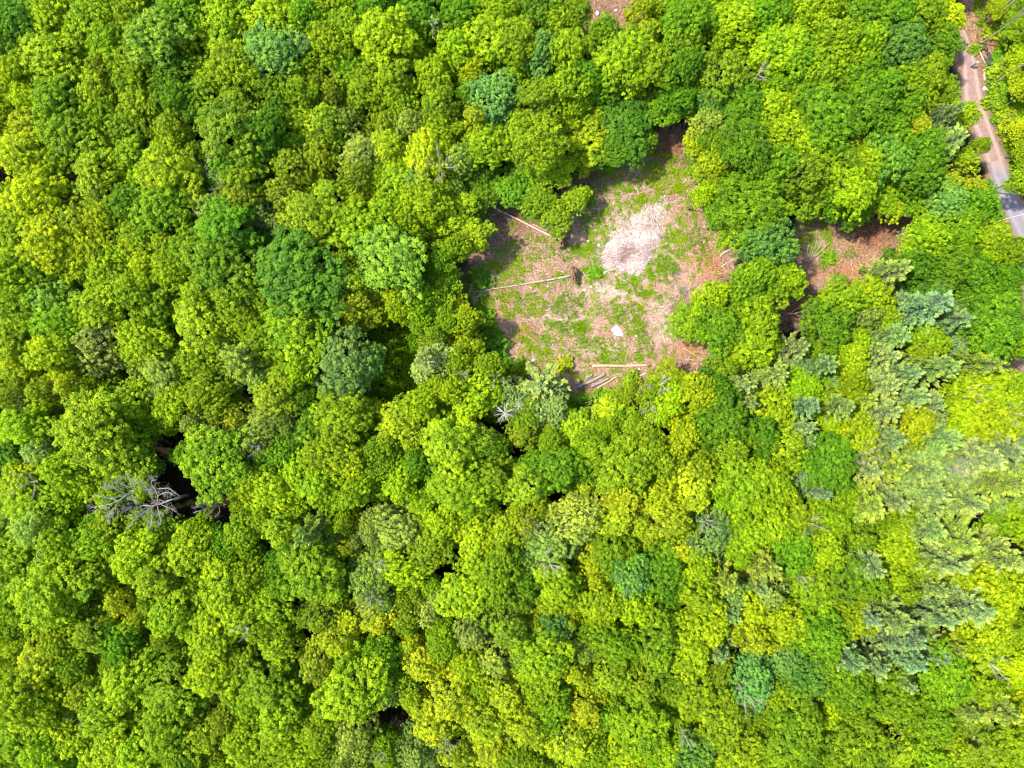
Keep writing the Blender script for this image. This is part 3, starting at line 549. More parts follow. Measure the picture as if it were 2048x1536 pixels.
BASE = {'Y': (.315, .390, .001), 'L': (.205, .310, .001), 'G': (.085, .200, .002), 'D': (.060, .175, .006), 'B': (.105, .235, .035),
        'O': (.225, .300, .005), 'Q': (.300, .360, .004), 'P': (.235, .305, .060), 'S': (.190, .285, .075)}
WORD = {'Y': 'yellow green', 'L': 'lime', 'G': 'mid green', 'D': 'dark green', 'B': 'bluish green', 'O': 'olive', 'Q': 'golden green', 'P': 'sage green', 'S': 'grey green'}
TREES = '''25 30 45 D;95 30 45 L;100 110 60 LY;185 25 50 L;260 25 45 L;165 85 42 LG;300 78 55 LB;230 75 42 L;350 35 45 G;440 35 50 L;380 98 40 L;450 90 42 L;15 75 36 G;30 140 38 Y;50 188 32 Y;85 155 38 G;200 130 36 O;265 125 42 L;245 165 38 L;350 140 42 G;465 140 50 L;420 170 45 L;175 190 50 OL;110 215 52 LG;195 230 38 L;285 215 44 L;350 195 38 G;450 245 75 GO;60 255 46 Y;130 265 56 GL;250 255 46 GL;345 245 38 O;350 285 36 L;25 310 50 Y;95 320 42 L;180 330 60 LO;265 320 45 L;325 335 55 LQ;460 320 42 G;50 385 50 Y;110 385 42 O;190 385 50 O;485 355 45 L;255 400 45 G;330 410 55 LG;415 425 46 QP;470 400 42 O;130 440 52 OL;30 440 55 L;200 440 40 Y;265 460 45 L;75 480 50 Y;160 490 48 Y;265 497 36 YQ;440 470 60 G;380 485 45 LG;325 500 34 O
545 25 50 YL;530 95 58 B;600 30 36 G;640 50 42 L;700 50 45 L;660 90 40 L;775 55 52 YL;740 20 36 G;835 35 42 G;820 100 36 L;878 50 30 P;910 20 36 G;940 50 28 O;985 75 55 L;1000 15 36 L;965 108 28 Q;944 143 25 Y;910 100 38 L;985 180 46 B;935 190 24 G;690 130 40 GL;760 130 36 OG;620 125 28 L;545 185 42 LG;595 185 34 L;650 190 30 O;725 170 42 L;790 150 40 L;855 150 36 L;800 195 34 L;870 200 46 LO;520 245 46 G;600 235 40 L;560 290 32 O;650 240 40 O;700 240 38 OB;770 245 36 OL;825 240 34 OP;880 260 36 L;940 240 34 Q;720 295 44 OP;640 320 40 Q;580 325 42 O;770 285 36 Q;850 300 44 Y;800 330 28 L;920 300 36 LP;980 280 44 L;700 350 38 O;650 385 40 O;570 385 46 O;715 395 24 Q;760 370 26 L;800 365 44 L;915 345 32 LP;850 390 42 L;600 430 60 OL;640 440 50 LO;525 420 36 DP;550 455 26 OP;710 455 50 L;770 430 36 L;810 430 32 L;898 420 48 L;965 345 36 G;966 392 28 GL;944 472 36 L;860 480 32 Y;690 520 32 O;590 545 82 D;778 515 64 BL
1085 20 40 G;1150 25 34 L;1035 80 42 L;1075 100 40 B;1110 45 35 L;1140 90 42 L;1210 66 34 LG;1282 24 30 LY;1300 65 34 OL;1370 30 45 G;1335 12 30 L;1480 45 44 LY;1525 30 36 G;1380 90 46 LG;1245 118 55 L;1295 130 48 L;1175 150 35 G;1370 132 38 G;1455 140 54 OL;1530 100 36 L;1140 165 42 L;1060 190 46 OL;1030 150 30 L;1200 150 38 G;1270 180 52 G;1340 165 42 G;1250 240 56 DG;1165 260 54 LY;1085 270 50 L;1030 260 40 L;1320 212 40 G;1395 205 30 L;1425 245 34 QP;1440 205 36 B;1495 205 44 G;1500 255 36 LG;1390 278 22 YL;1232 288 38 G;1285 282 28 G;1165 312 28 L;1045 330 38 G;1075 345 36 LG;1118 338 32 L;1030 380 36 G;1078 398 32 L;1112 432 32 L;1152 398 25 L;1425 330 36 YL;1408 388 24 YL;1455 305 36 LG;1490 290 50 G;1525 340 40 G;1500 415 60 GL;1478 458 34 L;1545 475 52 B
1570 20 36 G;1600 25 36 YL;1633 45 26 Y;1675 15 34 OL;1740 25 48 G;1690 70 46 L;1560 90 50 L;1600 110 42 GL;1745 75 40 L;1800 20 42 G;1850 35 42 GL;1898 35 33 Y;1820 85 50 GB;1880 75 38 G;1740 120 44 G;1650 130 46 L;1640 175 42 G;1700 160 34 G;1765 170 44 G;1853 160 42 L;1820 170 38 L;1600 200 32 L;1545 215 36 YL;1665 225 56 G;1745 215 50 G;1815 215 36 G;1840 240 34 Q;1893 222 28 S;1930 230 26 L;1560 260 44 L;1710 265 34 LY;1770 265 42 G;1620 275 44 L;1905 285 36 P;1855 290 42 G;1555 320 42 G;1680 310 50 OG;1620 345 50 OG;1740 325 36 L;1785 320 44 BG;1845 340 44 G;1925 322 36 Q;1955 370 32 Q;1962 290 15 L;1905 370 32 O;1700 370 40 L;1770 380 42 GL;1630 400 40 OG;1715 410 36 G;1785 408 30 YL;1830 380 36 G;1900 400 36 B;1962 400 36 G;1566 393 34 L;1869 433 42 L;1932 440 42 LG;1985 470 34 L;1870 490 42 L;2042 60 34 GL;2034 118 20 LY;2050 168 30 LY;1996 16 18 Y;2040 260 22 Y;2044 300 20 L
20 540 50 L;75 535 36 LG;130 520 44 Y;200 545 44 L;240 520 38 L;290 525 36 YL;340 540 36 L;425 530 66 GL;460 590 46 L;380 590 46 LO;90 590 50 LB;30 620 44 L;190 600 52 L;255 590 40 L;305 610 42 L;390 650 62 LO;110 650 44 LG;180 690 54 OP;20 690 46 Y;85 710 40 LY;290 680 44 L;320 745 52 LP;385 725 40 L;410 790 42 L;460 720 46 PL;490 650 34 L;345 805 36 L;25 790 36 O;80 790 34 O;125 760 34 Q;250 800 46 LO;170 860 72 L;245 905 52 L;40 860 44 L;398 852 30 OP;470 835 32 Q;425 924 64 LG;65 910 36 OP;15 905 32 D;30 960 38 YL;115 950 42 L;155 960 38 YL;500 890 30 OP;70 1010 46 L;496 968 32 LY
700 560 40 O;705 605 44 Q;797 595 30 LY;860 540 36 LG;892 560 28 L;870 610 40 L;915 620 26 Y;930 690 36 Y;590 670 60 GL;530 595 34 L;525 680 42 L;680 725 62 GP;742 725 28 GB;555 745 38 QO;595 735 30 L;850 715 30 P;890 690 32 OL;540 800 46 O;520 850 46 OP;620 850 38 G;675 840 50 L;650 900 46 L;710 820 24 Q;795 840 46 Q;840 810 34 YL;945 800 42 YL;900 780 30 LY;985 760 26 YL;745 910 36 LG;690 930 42 LY;560 910 34 G;600 945 40 L;900 900 62 OL;920 970 58 L;985 950 44 OL;960 880 42 OG;800 970 36 L;640 980 42 L;700 985 40 L;540 970 42 L;530 1010 34 LY;835 930 30 G
1085 780 48 P;1045 880 30 O;1095 862 38 L;1152 862 38 L;1225 828 36 Y;1245 795 24 L;1185 845 26 YO;1335 765 38 YL;1365 832 42 Y;1375 872 34 Y;1245 930 60 L;1240 880 38 L;1175 970 28 Q;1110 940 44 G;1050 980 44 O;1310 890 38 L;1320 935 38 LO;1390 930 42 Q;1390 990 50 Q;1402 785 36 LY;1445 855 50 G;1475 905 42 LO;1445 790 32 G;1500 960 50 L;1395 640 42 LG;1430 595 34 YL;1445 655 44 G;1485 600 44 LG;1512 565 40 LG;1492 690 50 L;1455 735 34 LO;1525 640 44 L;1490 765 32 P;1512 800 28 P;1240 1010 42 Q;1530 870 36 G;1310 1000 36 YO
1548 560 44 L;1585 556 30 L;1668 603 28 L;1702 590 38 LG;1752 600 42 L;1790 548 42 P;1850 530 42 G;1900 530 42 G;1870 580 30 B;1950 560 42 G;1960 600 28 O;1870 620 42 S;1925 640 42 S;1660 650 50 G;1735 640 38 OP;1795 660 42 S;1860 680 38 L;2010 650 58 G;1970 685 30 LY;1595 690 32 P;1645 735 36 S;1555 745 35 P;1705 720 36 LY;1715 765 30 YL;1765 710 34 P;1840 710 30 LO;1900 730 42 P;1980 730 38 PQ;1770 770 38 P;1825 745 40 S;1845 800 36 P;1620 775 26 L;1645 800 30 L;1605 812 34 S;1600 855 35 P;1560 820 42 L;1680 810 32 P;1742 800 30 PQ;1660 850 24 L;1725 870 34 Y;1775 830 38 P;1790 890 40 P;1835 850 40 YQ;1872 815 35 P;1900 870 40 PS;1960 780 50 YL;2022 790 42 YL;2000 840 50 YL;1930 830 36 YL;1970 920 46 P;2022 905 40 SP;1670 935 54 G;1575 900 46 LO;1560 960 42 L;1640 975 28 S;1740 945 36 P;1800 940 40 PQ;1850 940 36 P;1740 1000 42 PQ;1800 1000 42 P;1880 985 42 P;1850 1020 34 PS;1960 1000 42 P;2022 970 40 PQ;1680 1000 36 L;1625 700 20 L
60 1060 52 LP;20 1110 46 L;110 1085 42 L;165 1095 44 L;220 1075 40 L;270 1110 46 YL;375 1110 50 YL;320 1060 34 LG;480 1064 36 L;440 1100 26 G;80 1190 66 L;175 1150 46 OL;20 1210 36 L;230 1215 30 Q;300 1170 50 OL;345 1230 46 L;255 1250 28 Q;315 1280 26 O;440 1190 50 LY;490 1160 34 L;470 1240 44 L;430 1290 46 YL;400 1225 30 L;180 1275 46 LO;235 1290 38 G;60 1330 50 OQ;110 1290 34 LY;145 1335 30 LG;160 1395 34 O;30 1400 50 YL;70 1440 50 YL;20 1485 50 L;250 1370 50 L;210 1420 46 L;345 1390 56 GL;330 1460 50 GL;220 1485 46 LY;150 1490 38 YQ;420 1370 46 LY;480 1340 42 L;495 1400 40 L;400 1470 46 L;450 1440 34 O;490 1500 40 L;270 1515 46 L;90 1510 40 L;370 1520 40 LG
555 1065 42 OL;525 1040 34 L;625 1070 42 PL;625 1155 58 LG;685 1050 26 OL;685 1098 28 O;735 1060 34 LP;790 1075 48 LP;745 1160 52 LP;850 1090 46 L;800 1140 42 LY;880 1050 36 L;940 1080 42 LY;1000 1060 42 YO;530 1150 32 G;530 1210 42 LG;520 1255 40 L;640 1230 40 O;695 1250 36 Q;760 1245 38 Q;820 1230 34 LO;860 1225 32 QP;930 1180 52 L;990 1150 46 GL;930 1270 40 QP;1000 1250 52 DO;885 1290 32 L;540 1300 38 LO;670 1300 38 Q;620 1340 42 O;700 1390 66 L;760 1310 36 G;840 1330 42 Q;940 1330 34 L;1000 1320 46 OP;820 1390 30 OL;900 1400 54 Q;960 1380 30 L;1005 1400 42 OQ;545 1380 50 LG;560 1440 46 L;540 1490 50 LY;600 1500 40 L;710 1480 46 QP;770 1400 30 OP;870 1450 46 Q;960 1460 50 Q;900 1505 40 Q;970 1500 46 QO;830 1510 32 OP;640 1470 36 L;770 1510 28 LG
1150 1045 50 QP;1240 1040 42 Q;1340 1050 50 QO;1365 1095 36 Q;1060 1045 32 QO;1180 1120 34 Q;1190 1150 30 Q;1100 1110 54 LP;1045 1160 36 G;1110 1170 44 L;1230 1110 42 LG;1270 1150 40 BG;1330 1150 50 G;1430 1080 50 GP;1500 1070 46 L;1400 1140 34 L;1445 1160 36 PQ;1200 1210 42 LY;1265 1215 36 YL;1120 1215 26 Q;1142 1240 24 Q;1075 1240 24 Q;1400 1190 42 LY;1420 1250 40 YL;1370 1270 42 YL;1455 1230 36 PB;1510 1220 38 YL;1525 1180 32 P;1110 1262 32 B;1155 1290 28 QP;1090 1315 50 LG;1080 1365 40 L;1225 1300 44 LG;1310 1300 50 LG;1445 1310 36 BP;1510 1285 38 Q;1380 1320 42 L;1150 1345 30 Q;1220 1355 46 LO;1285 1385 42 OL;1350 1360 40 LG;1400 1400 50 L;1450 1350 36 GO;1500 1370 40 B;1095 1420 38 LG;1165 1420 40 Q;1060 1470 46 YO;1150 1490 48 Q;1280 1450 60 L;1200 1510 36 L;1250 1515 40 LY;1390 1510 42 BG;1450 1450 50 L;1480 1510 46 LY;1340 1505 36 L;1030 1400 32 O;1040 1522 36 L;1215 1430 28 G
1550 1050 42 L;1600 1040 40 L;1660 1050 40 L;1590 1100 44 G;1655 1100 36 L;1745 1035 36 PQ;1735 1078 42 GO;1810 1100 42 L;1815 1050 34 L;1870 1075 46 P;1940 1075 46 PQ;1910 1130 46 P;2010 1110 48 P;1750 1122 38 P;1545 1145 46 PQ;1550 1195 34 QP;1620 1150 30 O;1725 1165 58 LG;1640 1190 44 LG;1790 1160 34 LY;1855 1135 28 LY;1925 1182 28 LY;1870 1182 32 P;1820 1195 30 LO;1590 1240 44 LY;1650 1280 52 G;1700 1250 40 YL;1740 1235 38 S;1800 1232 42 PS;1880 1237 46 P;1945 1227 48 P;2012 1200 54 LY;1780 1285 32 S;1825 1285 42 S;1900 1290 38 PQ;1945 1270 24 Y;1982 1290 50 LY;1700 1325 42 PS;1760 1335 42 P;1825 1330 42 S;1875 1320 40 S;1810 1362 35 P;1570 1330 36 B;1612 1370 44 BG;1560 1390 34 L;1700 1380 48 LG;1790 1400 50 LG;1760 1428 24 Q;1660 1440 32 Y;1730 1450 40 GO;1900 1365 50 LG;1965 1375 44 L;2036 1330 32 Y;1940 1422 34 PQ;2000 1430 42 PQ;2042 1420 34 Y;1870 1440 50 LG;1915 1495 34 YO;1600 1470 56 LG;1560 1515 44 L;1720 1505 55 LG;1800 1490 46 LO;1860 1515 44 LG;1990 1495 46 OL;2034 1505 38 L;1575 1425 30 G;2040 1050 36 L;2042 1255 26 L;2050 500 30 L;2046 690 24 LG'''
LIST = []
for w in TREES.replace('\n', ';').split(';'):
    if w.strip():
        a_, b_, c_, d_ = w.split(); LIST.append((float(a_), float(b_), float(c_), d_))
def style(code, r):
    if code[0] in 'PS' or code in ('B' + 'P', 'PL'): return 'pine'
    if code[0] in 'OQ' or code in ('YO', 'LP', 'LO', 'GP', 'GO', 'DO', 'DP'): return 'fine'
    return 'broad'
rt = random.Random(5)
spec = []
for (px, py, r, code) in LIST:
    st = style(code, r)
    c = np.mean([BASE[k] for k in code], axis=0)
    if st == 'broad': c = c * 0.86 + np.array(BASE['L']) * 0.14
    h = 9.5 + r * (0.115 if st != 'pine' else 0.17) + rt.uniform(-1.6, 1.6)
    zc = h - 2.2
    ed_ = float(signed(CLEARING, np.array([px]), np.array([py]))[0])
    if px > 1990 and py < 370: h = 5.0 + r * .03; zc = h - 1.5
    elif (ed_ < 95 and px < 1400) or (float(signed(SIDE_CLEARING, np.array([px]), np.array([py]))[0]) < 60 and py < 470): h = h * 0.60; zc = h - 1.7
    p = P(px, py, zc); R = r * (1.17 if st != 'pine' else 1.1) * W_G / 2048 * (H_CAM - zc) / H_CAM
    v = rt.uniform(0.74, 1.16) if st != 'pine' else rt.uniform(0.85, 1.2); hue = rt.uniform(-0.09, 0.09)
    col = (c[0] * v * (1 + hue), c[1] * v, c[2] * v * (1 + rt.uniform(-.2, .3)))
    spec.append(dict(px=px, py=py, r=r, code=code, st=st, x=p.x, y=p.y, R=R, h=h, col=col, k=rt.randrange(len(PROTO[st])), rot=rt.uniform(0, 2 * PI)))
# the 300 widest crowns of a kind are trees of their own, smaller ones share one object of young growth
single = []; young = []
for st in ('broad', 'fine', 'pine'):
    g = sorted([s for s in spec if s['st'] == st], key=lambda s: -s['r'])
    single += g[:300]; young += g[300:]
# landmarks used to tell one crown from another
MARKS = [('the pale straw heap', 1268, 487), ('the white scrap', 1234, 665), ('the long tan log', 1240, 732), ('the big bare tree', 265, 1000), ('the small bleached tree', 418, 1015),
         ('the white starburst snag', 1008, 828), ('the reddish side clearing', 1700, 500), ('the top edge dirt patch', 1212, 12), ('the grey road', 2015, 400), ('the black pipes', 1978, 118),
         ('the pale twiggy snag', 405, 340), ('the lower black canopy hole', 800, 1450), ('the right edge bare tree', 2020, 535), ('the forked pale dead branch', 1480, 355),
         ('the lower right grey snag', 2000, 1340), ('the top left corner', 0, 0), ('the bottom left corner', 0, 1536), ('the bottom right corner', 2048, 1536), ('the green hollow', 770, 730),
         ('the dark gap left of centre', 340, 890), ('the upper fallen trunk', 1060, 440), ('the small lower left snag', 480, 1265), ('the tan dead treetop', 1600, 620), ('the dark slit at lower right', 1485, 1335),
         ('the brown gap below centre', 890, 1130), ('the top edge middle', 700, 0), ('the bottom edge middle', 1100, 1536), ('the left edge middle', 0, 650)]
ORD = ['nearest', 'second', 'third', 'fourth', 'fifth', 'sixth', 'seventh', 'eighth', 'ninth', 'tenth', 'eleventh', 'twelfth', 'thirteenth', 'fourteenth']
KINDW = {'broad': 'broadleaf tree', 'fine': 'fine-leaved tree', 'pine': 'pine'}
NAMES = {'broad': 'broadleaf_tree', 'fine': 'fine_leaved_tree', 'pine': 'pine_tree'}
buckets = {}
for s in single:
    d, mk = min((math.hypot(s['px'] - m_[1], s['py'] - m_[2]), m_) for m_ in MARKS)
    dx, dy = s['px'] - mk[1], s['py'] - mk[2]
    a_ = math.degrees(math.atan2(-dy, dx)) % 360
    dr = ['right of', 'upper right of', 'above', 'upper left of', 'left of', 'lower left of', 'below', 'lower right of'][int((a_ + 22.5) // 45) % 8]
    s['d'] = d; s['key'] = (mk[0], dr, s['code'][0], s['st']); buckets.setdefault(s['key'], []).append(s)
for key, g in buckets.items():
    for i, s in enumerate(sorted(g, key=lambda s: s['d'])):
        sz = 'broad ' if s['r'] >= 54 else ('small ' if s['r'] <= 30 else '')
        col = WORD[s['code'][0]]
        w_ = f"{sz}{col} {KINDW[s['st']]}" + (' ' if len(g) == 1 else f', {ORD[i]} ')
        s['label'] = w_ + f"{key[1]} {key[0]}"
GROUPS = {'broad': 'broadleaf trees of the forest', 'fine': 'fine-leaved yellowish trees of the forest', 'pine': 'pines standing among the broadleaf trees'}
crown_first = {}
for s in single:
    cm, tm = PROTO[s['st']][s['k']]
    z = zg(s['x'], s['y'])
    t = empty(NAMES[s['st']], (s['x'], s['y'], z - 0.05), s['label'], 'pine' if s['st'] == 'pine' else 'tree', GROUPS[s['st']], s['rot'])
    sc = s['R'] / 4.0; asp = rt.uniform(0.86, 1.14); t.scale = (sc * asp, sc / asp, s['h'] / 15.0)
    tl = 0.0 if s['r'] > 60 else 0.07; t.rotation_euler = (rt.uniform(-tl, tl), rt.uniform(-tl, tl), s['rot'])
    tr_ = obj('trunk', tm, t); cr_ = obj('crown', cm, t); cr_['leaf_colour'] = [float(v) for v in s['col']]
    crown_first.setdefault((s['st'], s['k']), (cr_, tr_))

# ---- low fill between the crowns, and forest beyond the frame
def field(px, py):
    return any(float(signed(pl_, np.array([px]), np.array([py]))[0]) < 26 for pl_ in OPEN) or float(polydist(ROAD, np.array([px]), np.array([py]), closed=False)[0]) < 44 or float(signed(GREEN_GAP, np.array([px]), np.array([py]))[0]) < 14
GAPS = [(240,740,24),(332,885,34),(340,930,26),(800,1450,28),(890,1130,32),(620,1290,26),(515,795,26),(55,205,22),(440,1030,36),(410,1012,30),(1045,905,22),(1110,1005,20),(340,1005,60),(1485,1335,18),(1580,155,20),(1575,365,16),(1850,395,16),(565,110,24),(1000,330,16),(1020,385,16),(20,245,14),(230,1030,30),(575,1200,18),(1315,1200,14),(1480,1330,14),(880,1020,14),(740,1020,20),(1000,835,34),(1640,1050,14)]
fill = []
rf = random.Random(9)
tries = 0
cx = np.array([s['px'] for s in spec]); cy = np.array([s['py'] for s in spec]); crr = np.array([s['r'] for s in spec])
while tries < 9000 and len(fill) < 800:
    tries += 1
    px, py = rf.uniform(-20, 2068), rf.uniform(-20, 1556)
    if np.any(np.hypot(cx - px, cy - py) < crr * 0.80): continue
    if any(math.hypot(px - f[0], py - f[1]) < 24 for f in fill): continue
    if any(math.hypot(px - g[0], py - g[1]) < g[2] + 8 for g in GAPS) or field(px, py): continue
    fill.append((px, py))
pts = []; att_s = []; att_r = []; att_i = []; att_c = []
def add_inst(x, y, R, h, rot, st, k, col):
    pts.append((x, y, zg(x, y) - 0.05)); att_s.append((R / 4, R / 4, h / 15)); att_r.append((0, 0, rot)); att_i.append({'broad': 0, 'fine': 7, 'pine': 12}[st] + k); att_c.append((col[0], col[1], col[2], 1))
for s in young: add_inst(s['x'], s['y'], s['R'], s['h'], s['rot'], s['st'], s['k'], s['col'])
for px, py in fill:
    i = int(np.argmin(np.hypot(cx - px, cy - py) / crr)); s = spec[i]; h = rf.uniform(9.0, 12.5); R = rf.uniform(2.1, 3.1)
    p = P(px, py, h - 1.5); v = rf.uniform(0.85, 1.05); st = s['st'] if s['st'] != 'pine' else 'broad'
    add_inst(p.x, p.y, R, h, rf.uniform(0, 6.28), st, rf.randrange(len(PROTO[st])), (s['col'][0] * v * .9, s['col'][1] * v, s['col'][2] * v))
def make_field(name, label):
    global pts, att_s, att_r, att_i, att_c
    me = bpy.data.meshes.new(name); me.from_pydata(pts, [], [])
    for nm, ty, arr, key in (('i_scale', 'FLOAT_VECTOR', att_s, 'vector'), ('i_rot', 'FLOAT_VECTOR', att_r, 'vector'), ('i_kind', 'INT', att_i, 'value'), ('leaf_colour', 'FLOAT_COLOR', att_c, 'color')):
        a = me.attributes.new(nm, ty, 'POINT'); a.data.foreach_set(key, np.array(arr, dtype=np.int32 if ty == 'INT' else np.float32).ravel())
    o = tag(obj(name, me), label, 'trees', kind='stuff')
    ng = bpy.data.node_groups.new(name + '_scatter', 'GeometryNodeTree')
    ng.interface.new_socket('Geometry', in_out='INPUT', socket_type='NodeSocketGeometry'); ng.interface.new_socket('Geometry', in_out='OUTPUT', socket_type='NodeSocketGeometry')
    gi = ng.nodes.new('NodeGroupInput'); go = ng.nodes.new('NodeGroupOutput'); jn = ng.nodes.new('GeometryNodeJoinGeometry')
    def na(nm, ty):
        x = ng.nodes.new('GeometryNodeInputNamedAttribute'); x.data_type = ty; x.inputs['Name'].default_value = nm; return x.outputs['Attribute']
    sc_, ro_, ki_ = na('i_scale', 'FLOAT_VECTOR'), na('i_rot', 'FLOAT_VECTOR'), na('i_kind', 'INT')
    for (st, k), (co, to) in crown_first.items():
        idx = {'broad': 0, 'fine': 7, 'pine': 12}[st] + k
        if idx not in att_i: continue
        cmp_ = ng.nodes.new('FunctionNodeCompare'); cmp_.data_type = 'INT'; cmp_.operation = 'EQUAL'
        ia = [s_ for s_ in cmp_.inputs if s_.type == 'INT']; ng.links.new(ki_, ia[0]); ia[1].default_value = idx
        for ob in (co, to):
            oi = ng.nodes.new('GeometryNodeObjectInfo'); oi.transform_space = 'ORIGINAL'; oi.inputs['Object'].default_value = ob; oi.inputs['As Instance'].default_value = True
            ip = ng.nodes.new('GeometryNodeInstanceOnPoints')
            ng.links.new(gi.outputs[0], ip.inputs['Points']); ng.links.new(cmp_.outputs['Result'], ip.inputs['Selection']); ng.links.new(oi.outputs['Geometry'], ip.inputs['Instance'])
            ng.links.new(ro_, ip.inputs['Rotation']); ng.links.new(sc_, ip.inputs['Scale']); ng.links.new(ip.outputs[0], jn.inputs[0])
    ng.links.new(jn.outputs[0], go.inputs[0])
    md = o.modifiers.new('scatter', 'NODES'); md.node_group = ng
    pts, att_s, att_r, att_i, att_c = [], [], [], [], []
make_field('young_trees', 'smaller young trees filling the spaces between the larger crowns of the forest')
for ix in range(-15, 16):
    for iy in range(-13, 14):
        x, y = ix * 9.5 + rf.uniform(-3, 3), iy * 9.5 + rf.uniform(-3, 3)
        if abs(x) < 88 and abs(y) < 66: continue
        px, py = x / (W_G / 2048) + 1024, -y / (W_G / 2048) + 768
        if field(px, py): continue
        R = rf.uniform(4.2, 6.4); code = rf.choice('LLLGLGOQY' if px < 1500 else 'LLGPPSO'); st = style(code, 0); c = BASE[code]; v = rf.uniform(.85, 1.1)
        if abs(x) < 90 + R and abs(y) < 67.5 + R: R = 3.4
        hh = rf.uniform(12, 17); ex = 1 - hh / H_CAM
        if abs(x) < 90 * ex + R * .6 and abs(y) < 67.5 * ex + R * .6: continue
        add_inst(x, y, R, hh, rf.uniform(0, 6.28), st, rf.randrange(len(PROTO[st])), (c[0] * v, c[1] * v, c[2] * v))
make_field('surrounding_forest', 'forest of mixed trees going on beyond the edges of the picture')

# ------------------------------------------------------------------ dead trees and snags
def twigs(tb, p, d, L, r, depth, rr, spread=0.6, nb=3):
    """a crooked twig with side twigs"""
    n_ = 3; pts_ = [p]; dd = d.copy()
    for i in range(n_):
        dd = (dd + Vector((rr.gauss(0, .16), rr.gauss(0, .16), rr.gauss(0, .10)))).normalized()
        pts_.append(pts_[-1] + dd * L / n_)
    tb.add(pts_, [r * (1 - 0.8 * i / n_) for i in range(n_ + 1)], 4)
    if depth > 0:
        for i in range(nb):
            f = rr.uniform(0.25, 0.95); k = min(int(f * n_), n_ - 1); q = pts_[k].lerp(pts_[k + 1], f * n_ - k)
            a = rr.choice((-1, 1)) * rr.uniform(0.35, spread + 0.35)
            side = Matrix.Rotation(a, 3, 'Z') @ dd + Vector((0, 0, rr.uniform(-.25, .35)))
            twigs(tb, q, side.normalized(), L * rr.uniform(0.4, 0.7) * (1.1 - 0.4 * f), r * 0.5, depth - 1, rr, spread, nb)
def polytree(name, label, cat, base, limbs, mat, group=None, seed=1, twig=(1.0, 6, 1), wobble=0.0):
    """trunk and limbs follow given points (photo px, px, height); base = (px, py)"""
    rr = random.Random(seed); b = P(base[0], base[1]); b.z = zg(b.x, b.y) - 0.05
    t = empty(name, b, label, cat, group)
    for i, (pl_, r0, r1) in enumerate(limbs):
        tb = Tubes(); pts_ = [P(*q) - b if len(q) == 3 else P(q[0], q[1], 0) - b for q in pts_fix(pl_, b)]
        n_ = len(pts_); tb.add(pts_, [r0 + (r1 - r0) * k / (n_ - 1) for k in range(n_)], 7, wob=0.12)
        if i > 0 or twig[2] > 1 or len(limbs) == 1:
            tot = sum((pts_[k + 1] - pts_[k]).length for k in range(n_ - 1)); cnt = int(twig[1] * (1 if i else .6))
            for c_ in range(cnt):
                f = rr.uniform(0.2, 1.0); L = f * tot; k = 0
                while k < n_ - 2 and L > (pts_[k + 1] - pts_[k]).length: L -= (pts_[k + 1] - pts_[k]).length; k += 1
                seg = pts_[k + 1] - pts_[k]; q = pts_[k] + seg * min(1, L / max(seg.length, 1e-3)); d = seg.normalized()
                a = rr.choice((-1, 1)) * rr.uniform(0.3, 0.95); side = (Matrix.Rotation(a, 3, 'Z') @ d + Vector((0, 0, rr.uniform(-.15, .4)))).normalized()
                twigs(tb, q, side, twig[0] * rr.uniform(0.6, 1.3) * (1.15 - 0.5 * f), max(0.018, (r0 + (r1 - r0) * f) * 0.45), 1 if twig[0] < 1.2 else 2, rr)
        obj('trunk' if i == 0 else 'limb', tb.mesh(name + '_wood', mat), t)
    return t
def pts_fix(pl_, b): return pl_
def Z3(l, z0, z1): return [(x, y, z0 + (z1 - z0) * i / (len(l) - 1)) for i, (x, y) in enumerate(l)]
# the big bare tree at the left
polytree('dead_tree', 'big bare grey tree with spreading leafless limbs over a dark gap at left', 'dead tree', (378, 990), [
    ([(378,990,0),(372,991,3.5),(362,994,7.5),(350,998,10.5)], 0.28, 0.20),
    (Z3([(352,997),(338,1001),(320,1008),(302,1012),(284,1011)], 10.5, 13), 0.156, 0.056),
    (Z3([(362,994),(338,976),(305,978),(283,981),(272,983),(254,990),(236,994),(214,996),(190,990)], 7.5, 16), 0.133, 0.032),
    (Z3([(254,990),(238,1001),(218,1009),(196,1013),(180,1016)], 14.2, 16), 0.070, 0.024),
    (Z3([(238,1001),(228,1018),(216,1031)], 15, 16), 0.047, 0.016),
    (Z3([(254,990),(242,984),(230,978),(212,970)], 14.2, 16.5), 0.062, 0.020),
    (Z3([(272,983),(262,975),(246,971),(234,960)], 13.8, 16), 0.062, 0.020),
    (Z3([(272,983),(268,970),(264,960),(255,952)], 13.8, 15.5), 0.055, 0.016),
    (Z3([(314,1009),(316,992),(311,980),(302,966),(308,952)], 11.6, 15.5), 0.086, 0.020),
    (Z3([(314,1009),(303,995),(296,980),(288,968),(279,960)], 11.6, 15.5), 0.078, 0.020),
    (Z3([(316,992),(326,986),(336,984),(348,988)], 12.6, 15), 0.047, 0.016),
    (Z3([(314,1009),(317,1022),(321,1036),(322,1048)], 11.6, 15), 0.070, 0.016),
    (Z3([(304,1012),(296,1020),(284,1027),(272,1036),(258,1052)], 12.2, 15.5), 0.094, 0.020),
    (Z3([(284,1011),(272,1004),(264,996)], 13, 15), 0.055, 0.016),
    (Z3([(284,1011),(268,1014),(252,1016)], 13, 15), 0.047, 0.016),
    (Z3([(320,1008),(334,1014),(350,1022)], 11.4, 13.5), 0.047, 0.016),
    (Z3([(304,1012),(302,1030),(304,1052)], 12.2, 15), 0.047, 0.016)], M_dead, seed=3, twig=(1.6, 17, 1))
